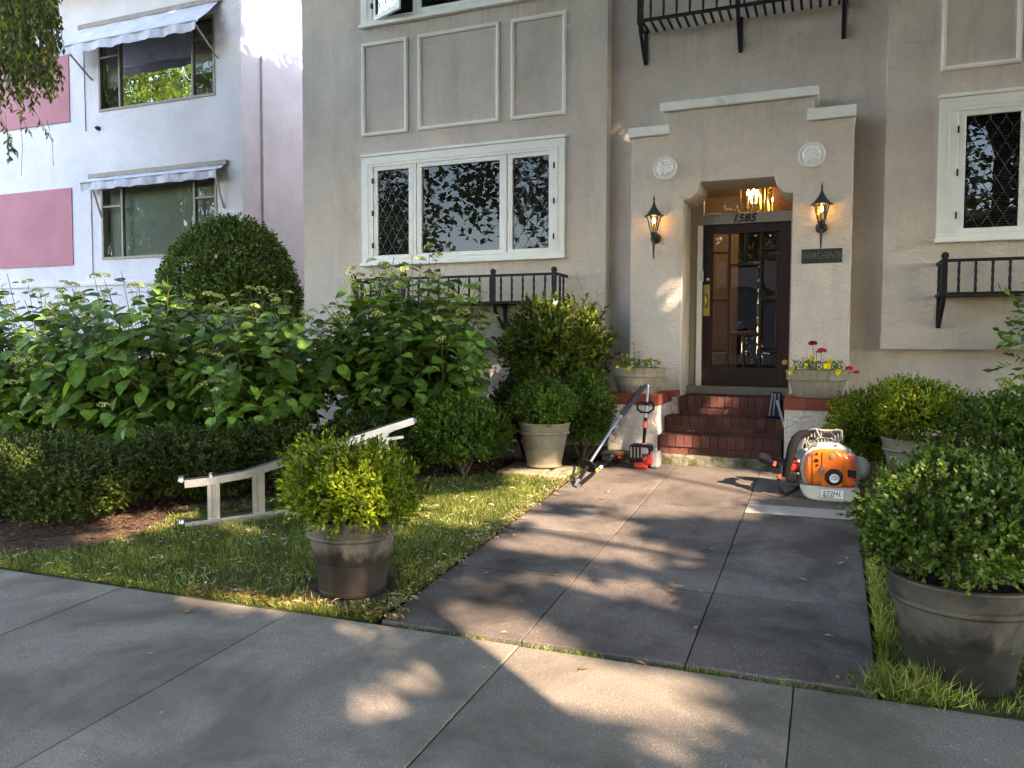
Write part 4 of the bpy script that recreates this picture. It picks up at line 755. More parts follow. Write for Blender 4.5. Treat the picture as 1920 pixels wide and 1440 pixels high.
P = scatter(rg, 1700, -6, -2.4, 3.75, 7, LAWN); Pe = np.stack([-2.34+rg.normal(size=600)*.05, rg.uniform(3.8, 7.2, 600)], 1); Pr = scatter(rg, 260, .27, 1.2, 3.75, 6.2)
V = np.concatenate([litter(rg, P, .062, .013, .03), litter(rg, Pe, .06, .013, .022), litter(rg, Pr, .05, .014, .03)])
tag(link('dry_leaf_litter', fast_mesh('dry_leaf_litter', V, 4, MAT['straw'])), 'thin dry leaves scattered over the grass', 'litter', kind='stuff')
Pa = np.concatenate([np.stack([rg.uniform(-3.75, -2.75, 330), 3.73+np.abs(rg.normal(size=330))*.055], 1), np.stack([rg.uniform(-2.6, -2.2, 130), 3.74+np.abs(rg.normal(size=130))*.05], 1), np.stack([rg.normal(size=60)*.25-3.3, rg.normal(size=60)*.15+5.7], 1), np.stack([rg.uniform(-6, -3.75, 90), 3.71+np.abs(rg.normal(size=90))*.03], 1)])
tag(link('amber_leaf_litter', fast_mesh('amber_leaf_litter', litter(rg, Pa, .04, .02, .018, .5), 4, MAT['amber_litter'])), 'amber dead leaves gathered along the lawn edge by the sidewalk', 'litter', kind='stuff')
P = scatter(rg, 6500, -7.5, -2.4, 3.85, 8.1, BED+[(-2.35, 9.3), (-14, 9.3)]); P = P[P[:, 0] > -7.5]
tag(link('bark_chips', fast_mesh('bark_chips', litter(rg, P, .05, .02, .02, .8), 4, MAT['mulch'])), 'reddish brown bark chips covering the bed under the hedge', 'mulch', kind='stuff')
# single fallen leaves on the concrete
FL = [leaf_cards(np.zeros((1, 3)), np.array([[1., 0, .05]]), np.array([[0, 0, 1.]]), 1.0, w, f) for w, f in ((.42, .12), (.3, .08), (.5, .2))]
FM = [fast_mesh('fallen_leaf', q, 4, MAT['straw'] if k != 1 else MAT['amber_litter']) for k, q in enumerate(FL)]
ORD = 'nearest,second nearest,third nearest,fourth nearest,fifth nearest,sixth nearest,seventh nearest,eighth nearest,ninth nearest,tenth nearest,eleventh nearest,twelfth nearest,thirteenth nearest,fourteenth nearest,fifteenth nearest,sixteenth nearest,seventeenth nearest,eighteenth nearest,farthest'.split(',')
ON = {0: [], 1: []}
for k, (u, v, s_, sw) in enumerate(((1540, 1192, .062, 0), (1515, 1090, .07, 0), (1590, 1047, .06, 0), (1576, 1270, .05, 0), (1214, 1250, .09, 0), (1083, 1258, .055, 1), (934, 1188, .06, 0), (1048, 1080, .045, 0), (1570, 1060, .06, 0), (1327, 1030, .05, 0), (1120, 938, .07, 0), (1140, 925, .06, 0), (1285, 990, .04, 0), (337, 1152, .09, 1), (850, 1052, .04, 0), (905, 1077, .05, 0), (1600, 1225, .04, 0), (958, 1005, .04, 0), (290, 1228, .05, 1), (55, 1228, .06, 1), (980, 1130, .035, 0), (1640, 1300, .06, 0), (310, 1335, .05, 1), (1300, 1180, .035, 0))):
    p = GS(u, v) if sw else G(u, v); o = link('fallen_leaf', FM[k % 3], None, p+np.array([0, 0, .004]), (random.uniform(-.1, .1), random.uniform(-.1, .05), random.uniform(0, 6.28)), s_)
    ON[sw].append((p[1] if not sw else p[0], o)); tag(o, None, 'leaf', 'fallen leaves on the sidewalk' if sw else 'fallen leaves on the path')
for k, (y, o) in enumerate(sorted(ON[0], key=lambda q: q[0])): o['label'] = 'dry leaf on the dark path, %s of them to the sidewalk' % ORD[k]
for k, (x, o) in enumerate(sorted(ON[1], key=lambda q: -q[0])): o['label'] = 'dry leaf on the public sidewalk, %s of them to the path' % ORD[k]
for k, (x, y, z, s_) in enumerate([(-1.58+.09*i, 8.47+.04*math.sin(i*3), .316, .07) for i in range(6)]+[(-1.5+.11*i, 8.82+.04*math.sin(i*2), .482, .06) for i in range(5)]):
    o = link('fallen_leaf', FM[k % 3], None, (x, y, z), (0, -.05, random.uniform(0, 6.28)), s_); tag(o, 'dry leaf on the %s brick step, %s to the pole tools' % ('lowest' if k < 6 else 'middle', ORD[k if k < 6 else k-6]), 'leaf', 'fallen leaves on the steps')
# ================================================================ bowls with flowers on the piers
def bowl(label, cx, cy, z0, mat):
    t = thing('flower_bowl', label, 'flower bowl', (cx, cy, z0), 'oval stone flower bowls')
    P = [(.212, 0), (.224, .012), (.252, .10), (.275, .172), (.292, .176), (.297, .188), (.290, .204), (.292, .21), (.303, .258), (.306, .268), (.298, .275), (.275, .275), (.268, .25), (0, .24)]
    MB().lathe(P, (cx, cy, z0), 48, 1.0, .72).build('body', mat, t, smooth=True); MB().lathe([(.27, .252), (.15, .262), (0, .266)], (cx, cy, z0), 20, 1, .72).build('soil', MAT['soil'], t); return t
ZC = .7225
bowl('oval stone flower bowl on the pier with the pole tools leaning against it', -1.945, 8.50, ZC, MAT['bowl']); bowl('oval stone flower bowl with red blooms on the pier behind the blower', -.105, 8.46, ZC, MAT['bowl'])
def bloom(parent, p, r, mats, facing=(-.15, -1, .25), npet=5, layers=1, face=False):
    p = np.array(p, float); f = unit(np.array(facing, float)); a = unit(np.cross(f, (0, 0, 1))); b = np.cross(a, f); fl = MB()
    for l in range(layers):
        for k in range(npet):
            th = 2*PI*k/npet+l*.5; u = a*math.cos(th)+b*math.sin(th); w = -a*math.sin(th)+b*math.cos(th); rr = r*(1-.25*l); h = f*.012*l
            pts = [p+h, p+h+u*rr*.45+w*rr*.42+f*.004, p+h+u*rr*.85+w*rr*.38+f*.006, p+h+u*rr*1.02+f*.003, p+h+u*rr*.85-w*rr*.38+f*.006, p+h+u*rr*.45-w*rr*.42+f*.004]
            fl.add(pts, [(0, 1, 2, 3), (0, 3, 4, 5)])
    o = fl.build('flower', mats, parent)
    if face:
        m = MB()
        for dx, dz in ((-.3, .0), (.3, .0), (0, -.28)): q = p+f*.008+a*dx*r+b*dz*r; m.add([q+a*r*.22, q+b*r*.2, q-a*r*.22, q-b*r*.2], [(0, 1, 2, 3)])
        m.build('flower_eye', MAT['petal_k'], o)
    return o
def pom(parent, p, r, mat, seed):
    rg = np.random.default_rng(seed); n = 90; d = rdir(rg, n, -.35); P = np.array(p)+d*np.array([r, r, r*.62])*.8; q = unit(np.cross(d, rg.normal(size=(n, 3)))); o = link('flower', fast_mesh('flower', leaf_cards(P-q*r*.2, q, d, r*.5, r*.42, .05)-wloc(parent), 4, mat), parent); return o
def bedding(label, cx, cy, z, seed, flowers, poms, tall, n=330):
    rg = np.random.default_rng(seed); t = thing('bedding_flowers', label, 'flowers', (cx, cy, z)); P = []; D = []
    a = rg.uniform(0, 6.28, n); rr = np.sqrt(rg.random(n)); X = cx+.255*rr*np.cos(a); Y = cy+.18*rr*np.sin(a); Z = z+rg.uniform(.0, .10, n)
    V = [leaf_cards(np.stack([X, Y, Z], 1), rdir(rg, n, -.1), np.array([0, -.3, 1])+rg.normal(size=(n, 3))*.4, rg.uniform(.02, .045, n), .018)]
    st = MB(); TP = []
    for x, y, h in tall:
        p = np.array([x, y, z-.01]); q = p+np.array([rg.normal()*.03, rg.normal()*.02, h]); st.tube([p, (p+q)/2+rg.normal(size=3)*.008, q], [.003, .0025, .002], 4)
        for j in range(12): TP.append(p+(q-p)*(j+2)/14)
    if TP: TP = np.array(TP); V.append(leaf_cards(TP, rdir(rg, len(TP), -.2), rdir(rg, len(TP)), rg.uniform(.02, .04, len(TP)), .014))
    for (x, y, zz, r, m) in flowers: st.tube([(x, y+.012, zz), (x*.7+cx*.3, y*.7+cy*.3, z-.01)], .0022, 4)
    for (x, y, zz, r, m, s_) in poms: st.tube([(x, y, zz), (x*.6+cx*.4, y*.6+cy*.4, z-.01)], .003, 4)
    stuff_part('leaves', np.concatenate(V), MAT['floral_green'], t); st.build('stalks', MAT['stem'], t)
    for (x, y, zz, r, m) in flowers: bloom(t, (x, y, zz), r, MAT[m], npet=5, layers=1 if m == 'petal_o' else 2, face=m == 'petal_o')
    for (x, y, zz, r, m, s_) in poms: pom(t, (x, y, zz), r, MAT[m], s_)
def fp(u, v, Y): p = WY(u, v, Y); return p[0], p[1], p[2]
zb = ZC+.262
bedding('yellow and brown pansies in the bowl above the pole tools', -1.945, 8.50, zb, 91, [(*fp(1180, 691, 8.24), .03, 'petal_y'), (*fp(1158, 687, 8.33), .022, 'petal_y'), (*fp(1215, 676, 8.42), .028, 'petal_o'), (*fp(1232, 678, 8.45), .02, 'petal_o'), (*fp(1170, 674, 8.5), .02, 'petal_y'), (*fp(1177, 667, 8.5), .016, 'petal_y')], [], [(-1.99, 8.5, .30), (-1.93, 8.55, .2), (-1.8, 8.5, .12), (-2.1, 8.48, .14), (-1.86, 8.45, .1)])
bedding('yellow pansies with crimson and red blooms in the bowl behind the blower', -.105, 8.46, zb, 92, [(*fp(1522, 672, 8.4), .034, 'petal_y'), (*fp(1556, 678, 8.4), .028, 'petal_y'), (*fp(1551, 687, 8.3), .036, 'petal_y'), (*fp(1572, 698, 8.2), .032, 'petal_y'), (*fp(1487, 690, 8.3), .022, 'petal_y'), (*fp(1482, 699, 8.22), .022, 'petal_y'), (*fp(1471, 679, 8.3), .028, 'petal_o'), (*fp(1505, 672, 8.5), .014, 'petal_y'), (*fp(1512, 684, 8.3), .02, 'petal_y')],
        [(*fp(1524, 644, 8.42), .052, 'petal_d', 1), (*fp(1541, 658, 8.36), .055, 'petal_r', 2), (*fp(1592, 691, 8.42), .045, 'petal_r', 3), (*fp(1606, 698, 8.4), .034, 'petal_r', 4), (*fp(1531, 660, 8.38), .014, 'petal_d', 5)], [(-.2, 8.46, .16), (0, 8.5, .12), (.08, 8.46, .13), (-.3, 8.44, .14)], 420)
# ================================================================ ladder lying on its edge
LD = thing('folding_ladder', 'silver aluminium folding ladder lying on its edge across the lawn', 'ladder', (-4.3, 5.4, zg(-4.3, 5.4)))
A0, A1 = G(347, 990), G(772, 932); dirL = unit(A1-A0); LL = np.linalg.norm(A1-A0); pr = unit(np.cross(dirL, (0, 0, 1)))
def LP(s, h, o=0): p = A0+dirL*s*LL+pr*o; return np.array([p[0], p[1], zg(p[0], p[1])+.022+h])
wid = lambda s: .345+.42*max(0, s-.2)
def rail(mb, lo, off, w=.095, th=.062):
    S = [0, .1, .25, .42, .55, .7, .85, 1.0]
    for s0, s1 in zip(S, S[1:]):
        mb.bar(LP(s0, 0 if lo else wid(s0), off), LP(s1+.002, 0 if lo else wid(s1), off), w, th, (0, 0, 1))
        for e in (-.5, .5): mb.bar(LP(s0, (0 if lo else wid(s0))+.017, off+e*(w-.012)), LP(s1+.002, (0 if lo else wid(s1))+.017, off+e*(w-.012)), .008, .012, (0, 0, 1))
for lo in (True, False): mb = MB(); rail(mb, lo, 0); mb.build('rail', MAT['alu'], LD)
for lo in (True, False): mb = MB(); [mb.bar(LP(a, (0 if lo else wid(a)-.03*k), -.12-.02*k), LP(b_, (0 if lo else wid(b_)-.16), -.16), .05, .026) for k, (a, b_) in enumerate(((.55, .98),))]; mb.build('rear_rail', MAT['alu'], LD)
for s in (.115, .30, .485, .67, .86):
    mb = MB(); mb.bar(LP(s, .014), LP(s, wid(s)-.014), .04, .10, dirL); mb.bar(LP(s, .014, .022), LP(s, wid(s)-.014, .026), .014, .03, dirL); mb.build('rung', MAT['alu'], LD, bevel=.004)
for s in (.64, .84): MB().bar(LP(s, .014, -.14), LP(s, wid(s)-.14, -.14), .05, .03, dirL).build('rear_rung', MAT['alu'], LD, bevel=.004)
for h in (0, wid(0)): MB().lathe([(.026, 0), (.03, .01), (.022, .03), (.026, .052), (0, .056)], LP(-.012, h+.012), 12).build('hinge_knob', MAT['alu'], LD, smooth=True)
for h in (0, wid(1)): MB().bar(LP(.985, h), LP(1.02, h), .075, .045).build('end_cap', MAT['greyp'], LD, bevel=.006)
MB().bar(LP(.86, wid(.86)-.05), LP(.97, wid(.97)-.02, -.06), .035, .012).build('brace', MAT['alu'], LD)
MB().tube([LP(.105, wid(.1)-.02), LP(.105, wid(.1)+.065)], .016, 10).build('lock_pin', MAT['alu'], LD)
# ================================================================ pole tools by the pier
HT = thing('hedge_trimmer_attachment', 'long reach hedge trimmer pole with grey blade cover leaning on the pier', 'pole tool', G(1078, 914))
p0 = G(1078, 914)+np.array([0, 0, .016]); p1 = WY(1151, 798, 7.62); p2 = WY(1211, 722, 8.185); ax = unit(p1-p0)
MB().tube([p0, p0+ax*.1], .012, 10).build('shaft_end', MAT['steel'], HT); MB().tube([p0+ax*.09, p0+ax*.30], .019, 10).build('grip_sleeve', MAT['rubber'], HT, smooth=True)
MB().tube([p0+ax*.29, p1], .0145, 12).build('shaft', MAT['steel'], HT, smooth=True)
dsc = MB(); c = p0+ax*.27; a = unit(np.cross(ax, (0, 0, 1))); b_ = np.cross(ax, a); n = 24
dsc.add([c+(a*math.cos(2*PI*k/n)+b_*math.sin(2*PI*k/n))*.085+ax*z for z in (0, .008) for k in range(n)], [tuple(range(n-1, -1, -1)), tuple(range(n, 2*n))]+[(k, (k+1) % n, n+(k+1) % n, n+k) for k in range(n)]); dsc.build('hand_guard', MAT['black'], HT)
ax2 = unit(p2-p1); gb = MB(); gb.tube([p1-ax*.06, p1-ax*.02, p1+ax*.03, p1+ax2*.07, p1+ax2*.12], [.018, .026, .03, .026, .016], 10); gb.bar(p1+np.array([.02, 0, -.03]), p1+np.array([.06, 0, .01]), .04, .04); gb.build('gearbox', MAT['alu'], HT, bevel=.004)
MB().bar(p1+ax2*.10, p1+ax2*.22, .03, .012, (0, -1, .2)).build('blade', MAT['steel'], HT)
up_ = unit(np.array([.0, -1, .55])); L2 = np.linalg.norm(p2-p1); MB().bar(p1+ax2*.17, p1+ax2*(L2-.0), .046, .022, up_, .042, .02).build('blade_cover', MAT['cover'], HT, bevel=.005)
sd2 = unit(np.cross(ax2, up_)); tm_ = MB()
for k in range(13): q = p1+ax2*(.2+k*(L2-.22)/13)+sd2*-.03; tm_.bar(q, q+ax2*.026-sd2*.014, .012, .012, up_)
tm_.build('teeth', MAT['black'], HT)
# engine with loop handle
PH = thing('power_head', 'red and black two stroke power head with loop handle propped against the pier', 'power head', G(1202, 880))
e0 = G(1202, 880); e = e0+np.array([0, .10, .115]); top = WY(1216, 722, 8.19); axp = unit(top-(e+np.array([0, .02, .1]))); s0 = e+np.array([-.005, .02, .10])
ES = 1.0
def rbox(mb, c, s): c = np.array(c); s = np.array(s)*ES; return mb.box(c[0]-s[0]/2, c[0]+s[0]/2, c[1]-s[1]/2, c[1]+s[1]/2, c[2]-s[2]/2, c[2]+s[2]/2)
ES = 1.28
rbox(MB(), e+np.array([-.025, .01, .035]), (.17, .15, .15)).build('crankcase', MAT['black'], PH, bevel=.025)
rbox(MB(), e+np.array([.125, .01, -.015]), (.07, .13, .13)).build('starter_cover', MAT['greyp'], PH, bevel=.02)
rbox(MB(), e+np.array([-.005, -.055, -.075]), (.11, .10, .05)).build('fuel_tank', MAT['redp'], PH, bevel=.018)
MB().lathe([(.052, -.02), (.058, .01), (.042, .04), (0, .05)], e+np.array([.062, -.085, -.015]), 16, axis='y').build('air_filter_cover', MAT['redp'], PH, smooth=True)
f_ = MB(); [rbox(f_, e+np.array([-.105+.036*k, -.088, .055]), (.012, .02, .085)) for k in range(5)]; f_.build('cooling_fins', MAT['alu'], PH)
rbox(MB(), e+np.array([.03, -.07, .075]), (.06, .05, .05)).build('cylinder_cover', MAT['whitep'], PH, bevel=.014)
MB().tube([e+np.array([-.09, -.10, -.06]), e+np.array([-.02, -.115, -.05]), e+np.array([.03, -.11, -.03])], .007, 6).build('fuel_line', MAT['redp'], PH)
ES = 1.0
MB().lathe([(.035, 0), (.04, .02), (.026, .05), (.02, .09)], s0-np.array([0, 0, .05]), 14).build('clutch_cone', MAT['rorange'], PH, smooth=True)
q = lambda d: s0+axp*d
MB().tube([q(.03), q(.2)], .017, 10).build('rear_grip', MAT['rubber'], PH, smooth=True); MB().tube([q(.2), q(.27)], .022, 10).build('throttle_grip', MAT['rorange'], PH, smooth=True); MB().tube([q(.26), q(.31)], .02, 10).build('collar', MAT['black'], PH)
LT = np.linalg.norm(top-s0); MB().tube([q(.30), q(LT)], .0135, 12).build('shaft', MAT['steel'], PH, smooth=True); MB().tube([q(LT-.09), q(LT-.06)], .018, 10).build('coupler', MAT['steel'], PH)
h0 = q(LT*.66); ys = np.array([0, -.03, 0])
MB().tube([h0+np.array([-.02, -.01, .03]), h0+np.array([-.06, -.03, .045]), h0+np.array([-.085, -.045, .02]), h0+np.array([-.085, -.055, -.03]), h0+np.array([-.04, -.06, -.065]), h0+np.array([.04, -.06, -.065]), h0+np.array([.085, -.055, -.03]), h0+np.array([.085, -.045, .02]), h0+np.array([.06, -.03, .045]), h0+np.array([.02, -.01, .03])], .0115, 8).build('loop_handle', MAT['black'], PH, smooth=True)
rbox(MB(), h0+np.array([0, -.01, .025]), (.05, .04, .035)).build('handle_clamp', MAT['black'], PH, bevel=.006)
# string trimmer attachment on the ground
ST = thing('trimmer_attachment', 'string trimmer pole with orange guard lying on the path', 'pole tool', G(1082, 912))
a0, a1 = G(1083, 916)+np.array([0, 0, .02]), G(1143, 872)+np.array([0, 0, .055]); axs = unit(a1-a0); Ls = np.linalg.norm(a1-a0)
MB().tube([a0, a0+axs*.07], .013, 10).build('shaft_end', MAT['steel'], ST); MB().tube([a0+axs*.06, a0+axs*Ls*.42], .02, 10).build('foam_grip', MAT['rubber'], ST, smooth=True); MB().tube([a0+axs*Ls*.42, a1], .015, 10).build('shaft', MAT['black'], ST, smooth=True)
MB().tube([a0+axs*Ls*.52, a0+axs*Ls*.60], .0156, 10).build('sticker', MAT['yellow'], ST); MB().tube([a0+axs*Ls*.64, a0+axs*Ls*.72], .0156, 10).build('label_band', MAT['white_sticker'], ST)
hd = a1+axs*.06; g_ = MB(); g_.tube([a1-axs*.06, a1, hd, hd+np.array([.03, .03, -.01])], [.018, .03, .045, .035], 10); g_.build('gear_head', MAT['alu'], ST, smooth=True)
MB().lathe([(.05, 0), (.055, .03), (.03, .045), (0, .045)], hd+np.array([0, 0, -.055]), 14).build('line_spool', MAT['black'], ST, smooth=True)
mb = MB(); n = 10; c0 = hd+np.array([.01, .02, .0]); vs = []
for r_, dz in ((.04, .045), (.12, .05), (.13, .01)): vs += [c0+np.array([math.cos(t)*r_, math.sin(t)*r_*.7, dz]) for t in np.linspace(-.9, 1.6, n)]
mb.add(vs, [(j*n+i, j*n+i+1, (j+1)*n+i+1, (j+1)*n+i) for j in range(2) for i in range(n-1)]); o = mb.build('debris_guard', MAT['rorange'], ST, smooth=True); so_ = o.modifiers.new('s', 'SOLIDIFY'); so_.thickness = .006
# tool leaning on the steps behind the blower
BT = thing('bed_redefiner', 'pole tool with loop handle propped on the steps, black guard uppermost', 'pole tool', G(1500, 885))
b0 = G(1495, 892)+np.array([0, .02, .05]); b1 = WY(1457, 752, 8.72); axb = unit(b1-b0); Lb = np.linalg.norm(b1-b0); q = lambda d: b0+axb*d
MB().tube([q(.0), q(.25)], .017, 10).build('lower_shaft', MAT['black'], BT); MB().tube([q(.2), q(.38)], .02, 10).build('throttle_grip', MAT['rorange'], BT, smooth=True); MB().tube([q(.3), q(Lb)], .0135, 12).build('shaft', MAT['steel'], BT, smooth=True); MB().tube([q(Lb*.62), q(Lb*.66)], .0145, 10).build('sticker', MAT['yellow'], BT)
h0 = q(Lb*.44)
MB().tube([h0+np.array([.0, -.01, .03]), h0+np.array([.10, -.03, .035]), h0+np.array([.105, -.035, .0]), h0+np.array([.03, -.03, -.005]), h0+np.array([-.05, -.04, .02]), h0+np.array([-.095, -.05, -.02]), h0+np.array([-.10, -.055, -.08]), h0+np.array([-.06, -.055, -.11]), h0+np.array([-.01, -.05, -.10])], .0115, 8).build('loop_handle', MAT['black'], BT, smooth=True)
gz = WY(1455, 760, 8.74); mb = MB(); mb.hexa([(gz[0]-.085, gz[1]-.04, .475), (gz[0]+.075, gz[1]-.04, .475), (gz[0]+.075, gz[1]+.05, .475), (gz[0]-.085, gz[1]+.05, .475)], [(gz[0]-.05, gz[1]+.03, .75), (gz[0]+.05, gz[1]+.03, .75), (gz[0]+.05, gz[1]+.08, .75), (gz[0]-.05, gz[1]+.08, .75)]); gd = mb.build('blade_guard', MAT['black'], BT, bevel=.012)
mb = MB(); [mb.bar((gz[0]+k, gz[1]-.045, .50), (gz[0]+k*.6, gz[1]+.022, .73), .014, .014) for k in (-.06, -.02, .04)]; mb.build('guard_rib', MAT['greyp'], BT)
b_ = MB().box(gz[0]-.1, gz[0]+.09, gz[1]-.05, gz[1]+.06, .4725, .492); b_.build('guard_foot', MAT['rubber'], BT, bevel=.006)
# ================================================================ backpack blower
bp = G(1553, 940); BL = thing('backpack_blower', 'orange and grey backpack leaf blower standing on the path', 'leaf blower', bp+np.array([0, .1, 0]))
K = 1/1640.0
def bl(zx, zy, y=0): return np.array([bp[0]+(zx-1020)*K, bp[1]+y, bp[2]+(1252-zy)*K])
def outline(pts, y0, y1, name, mat, bevel=.012, taper=None):
    n = len(pts); c = np.mean(np.array(pts, float), 0); mb = MB(); f = taper or 1.0
    mb.add([bl(c[0]+(x-c[0])*f, c[1]+(y-c[1])*f, y0) for x, y in pts]+[bl(x, y, y1) for x, y in pts], [tuple(range(n)), tuple(range(2*n-1, n-1, -1))]+[(k, n+k, n+(k+1) % n, (k+1) % n) for k in range(n)]); return mb.build(name, mat, BL, smooth=True, bevel=bevel)
base = [(640, 1045), (1400, 1045), (1410, 1120), (1385, 1200), (1330, 1235), (1200, 1252), (860, 1252), (760, 1235), (700, 1190), (665, 1120)]
outline(base, -.01, .27, 'base', MAT['whitep'], .015)
shell = [(700, 1048), (660, 950), (640, 830), (650, 720), (705, 605), (795, 522), (905, 475), (1040, 462), (1160, 480), (1280, 545), (1375, 650), (1415, 770), (1415, 900), (1390, 1048)]
outline(shell, .05, .24, 'shell', MAT['whitep'], .025)
cov = [(720, 1055), (680, 900), (700, 660), (790, 560), (900, 525), (1120, 522), (1240, 560), (1330, 640), (1368, 760), (1368, 1050)]
outline(cov, -.022, .055, 'engine_cover', MAT['orange'], .03, .90)
outline([(925, 560), (1110, 540), (1190, 620), (1200, 1045), (925, 1045)], -.034, -.018, 'cover_panel', MAT['orange'], .012, .96)
gr = MB()
for k in range(13): gr.add([bl(1255+k*2, 600+k*34, -.0165), bl(1352, 606+k*34, -.0165), bl(1352, 620+k*34, -.0165), bl(1255+k*2, 616+k*34, -.0165), bl(1255+k*2, 600+k*34, -.0235), bl(1352, 606+k*34, -.0185), bl(1352, 620+k*34, -.0185), bl(1255+k*2, 616+k*34, -.0235)], [(4, 5, 6, 7), (0, 1, 5, 4), (2, 3, 7, 6), (3, 0, 4, 7), (1, 2, 6, 5)])
gr.build('cooling_grille', MAT['rorange'], BL)
outline([(1255, 790), (1362, 800), (1362, 905), (1255, 895)], -.026, -.015, 'muffler_window', MAT['black'], .002)
outline([(800, 585), (808, 585), (808, 1040), (800, 1040)], -.0265, -.015, 'cover_seam', MAT['black'], 0)
MB().lathe([(.072, -.01), (.07, .014), (.058, .024), (.045, .026), (0, .026)], bl(1082, 905, -.03), 28, axis='y').build('recoil_starter', MAT['black'], BL, smooth=True)
MB().lathe([(.038, 0), (.038, .004), (0, .004)], bl(1090, 915, -.056), 24, axis='y').build('starter_badge', MAT['white_sticker'], BL)
link('badge_lettering', text_mesh('badge_lettering', 'STIHL\nSTART', .02, MAT['ink'], .001, .2), BL, bl(1092, 912, -.0612)-wloc(BL), (PI/2, 0, 0))
outline([(925, 1088), (1215, 1088), (1205, 1200), (925, 1200)], -.0165, -.009, 'name_sticker', MAT['white_sticker'], .001)
link('name_lettering', text_mesh('name_lettering', 'STIHL', .055, MAT['ink'], .001, .25, 1.1), BL, bl(1062, 1140, -.0185)-wloc(BL), (PI/2, 0, 0))
link('model_lettering', text_mesh('model_lettering', 'BR 600', .028, MAT['ink'], .001, .1), BL, bl(1020, 1182, -.0185)-wloc(BL), (PI/2, 0, 0))
MB().tube([bl(915, 870, -.03), bl(935, 800, -.04), bl(950, 770, -.03)], .012, 8).build('choke_lever', MAT['greyp'], BL, smooth=True); MB().lathe([(.022, 0), (.02, .01), (0, .012)], bl(1060, 620, -.034), 12, axis='y').build('primer_cap', MAT['greyp'], BL, smooth=True)
for zx, zy, r in ((860, 600, .012), (858, 690, .018), (868, 755, .011)): MB().lathe([(r, 0), (r*.8, .006), (0, .007)], bl(zx, zy, -.024), 10, axis='y').build('cover_port', MAT['black'], BL)
for zx, zy in ((885, 468), (720, 560), (625, 725), (625, 900), (1125, 462), (1280, 545)): MB().lathe([(.012, 0), (.011, .012), (0, .014)], bl(zx, zy, .048), 8, axis='y').build('shell_bolt', MAT['whitep'], BL)
o = MB().lathe([(.085, 0), (.09, .02), (.07, .05), (.04, .06), (0, .06)], bl(1395, 790, .12), 16, 1.0, 1.1, axis='y'); o.build('blower_fan_cover', MAT['whitep'], BL, smooth=True)
bk = MB()
for pts in ([(650, 580), (690, 430), (760, 310), (830, 292), (940, 325), (1040, 318), (1110, 292), (1175, 305), (1195, 480)], [(690, 430), (720, 560)], [(830, 292), (900, 420), (1030, 420), (1110, 292)], [(760, 310), (720, 480), (760, 540)], [(1195, 420), (1120, 480), (1030, 420)], [(660, 520), (900, 420)]):
    bk.tube([bl(x, y, .25) for x, y in pts], .0065, 6)
for k in range(9): bk.tube([bl(770+k*44, 330+12*math.sin(k), .255), bl(770+k*46, 480, .255)], .004, 5)
bk.build('back_frame', MAT['framep'], BL, smooth=True)
outline([(665, 560), (720, 330), (860, 300), (1150, 300), (1190, 420), (1190, 620), (665, 640)], .262, .275, 'back_plate', MAT['framep'], .004)
for x0, x1, y0, y1 in ((950, 1060, 350, 405), (770, 840, 415, 450), (1080, 1140, 318, 350), (765, 830, 308, 345)): outline([(x0, y0), (x1, y0), (x1, y1), (x0, y1)], .235, .262, 'pad', MAT['black'], .004)
MB().tube([bl(740, 345, .2), bl(640, 375, .16), bl(575, 430, .10), bl(530, 560, .06), bl(505, 700, .05), bl(470, 860, .05), bl(455, 960, .06)], [.03, .037, .04, .039, .036, .034, .028], 10).build('harness_strap', MAT['rubber'], BL, smooth=True)
cz = MB(); pts = [bl(660, 800, .12), bl(560, 810, .10), bl(480, 830, .08)]; N_ = 15; cz.tube([pts[0]+(pts[2]-pts[0])*k/N_ for k in range(N_+1)], [.052 if k % 2 else .046 for k in range(N_+1)], 12); cz.build('corrugated_hose', MAT['redp'], BL, smooth=True)
MB().tube([bl(500, 830, .09), bl(420, 815, .12), bl(300, 790, .16), bl(180, 755, .20), bl(95, 735, .22)], [.046, .05, .046, .04, .042], 12).build('blower_tube', MAT['black'], BL, smooth=True)
MB().tube([bl(318, 770, .11), bl(292, 830, .10)], .018, 8).build('tube_clip', MAT['rorange'], BL, smooth=True)
MB().tube([bl(405, 800, .06), bl(395, 880, .05), bl(375, 960, .05), bl(365, 1010, .06)], [.02, .022, .022, .016], 8).build('control_handle', MAT['black'], BL, smooth=True); MB().tube([bl(370, 925, .03), bl(372, 985, .03)], .016, 8).build('throttle_trigger', MAT['rorange'], BL, smooth=True)
MB().tube([bl(365, 1010, .05), bl(370, 1090, .03), bl(410, 1170, .0), bl(470, 1200, -.01), bl(560, 1150, .02), bl(660, 1075, .06)], .016, 6, sq=.35).build('waist_strap', MAT['rubber'], BL, smooth=True)
rbox(MB(), bl(540, 960, .1), (.10, .12, .10)).build('fuel_tank', MAT['black'], BL, bevel=.02)
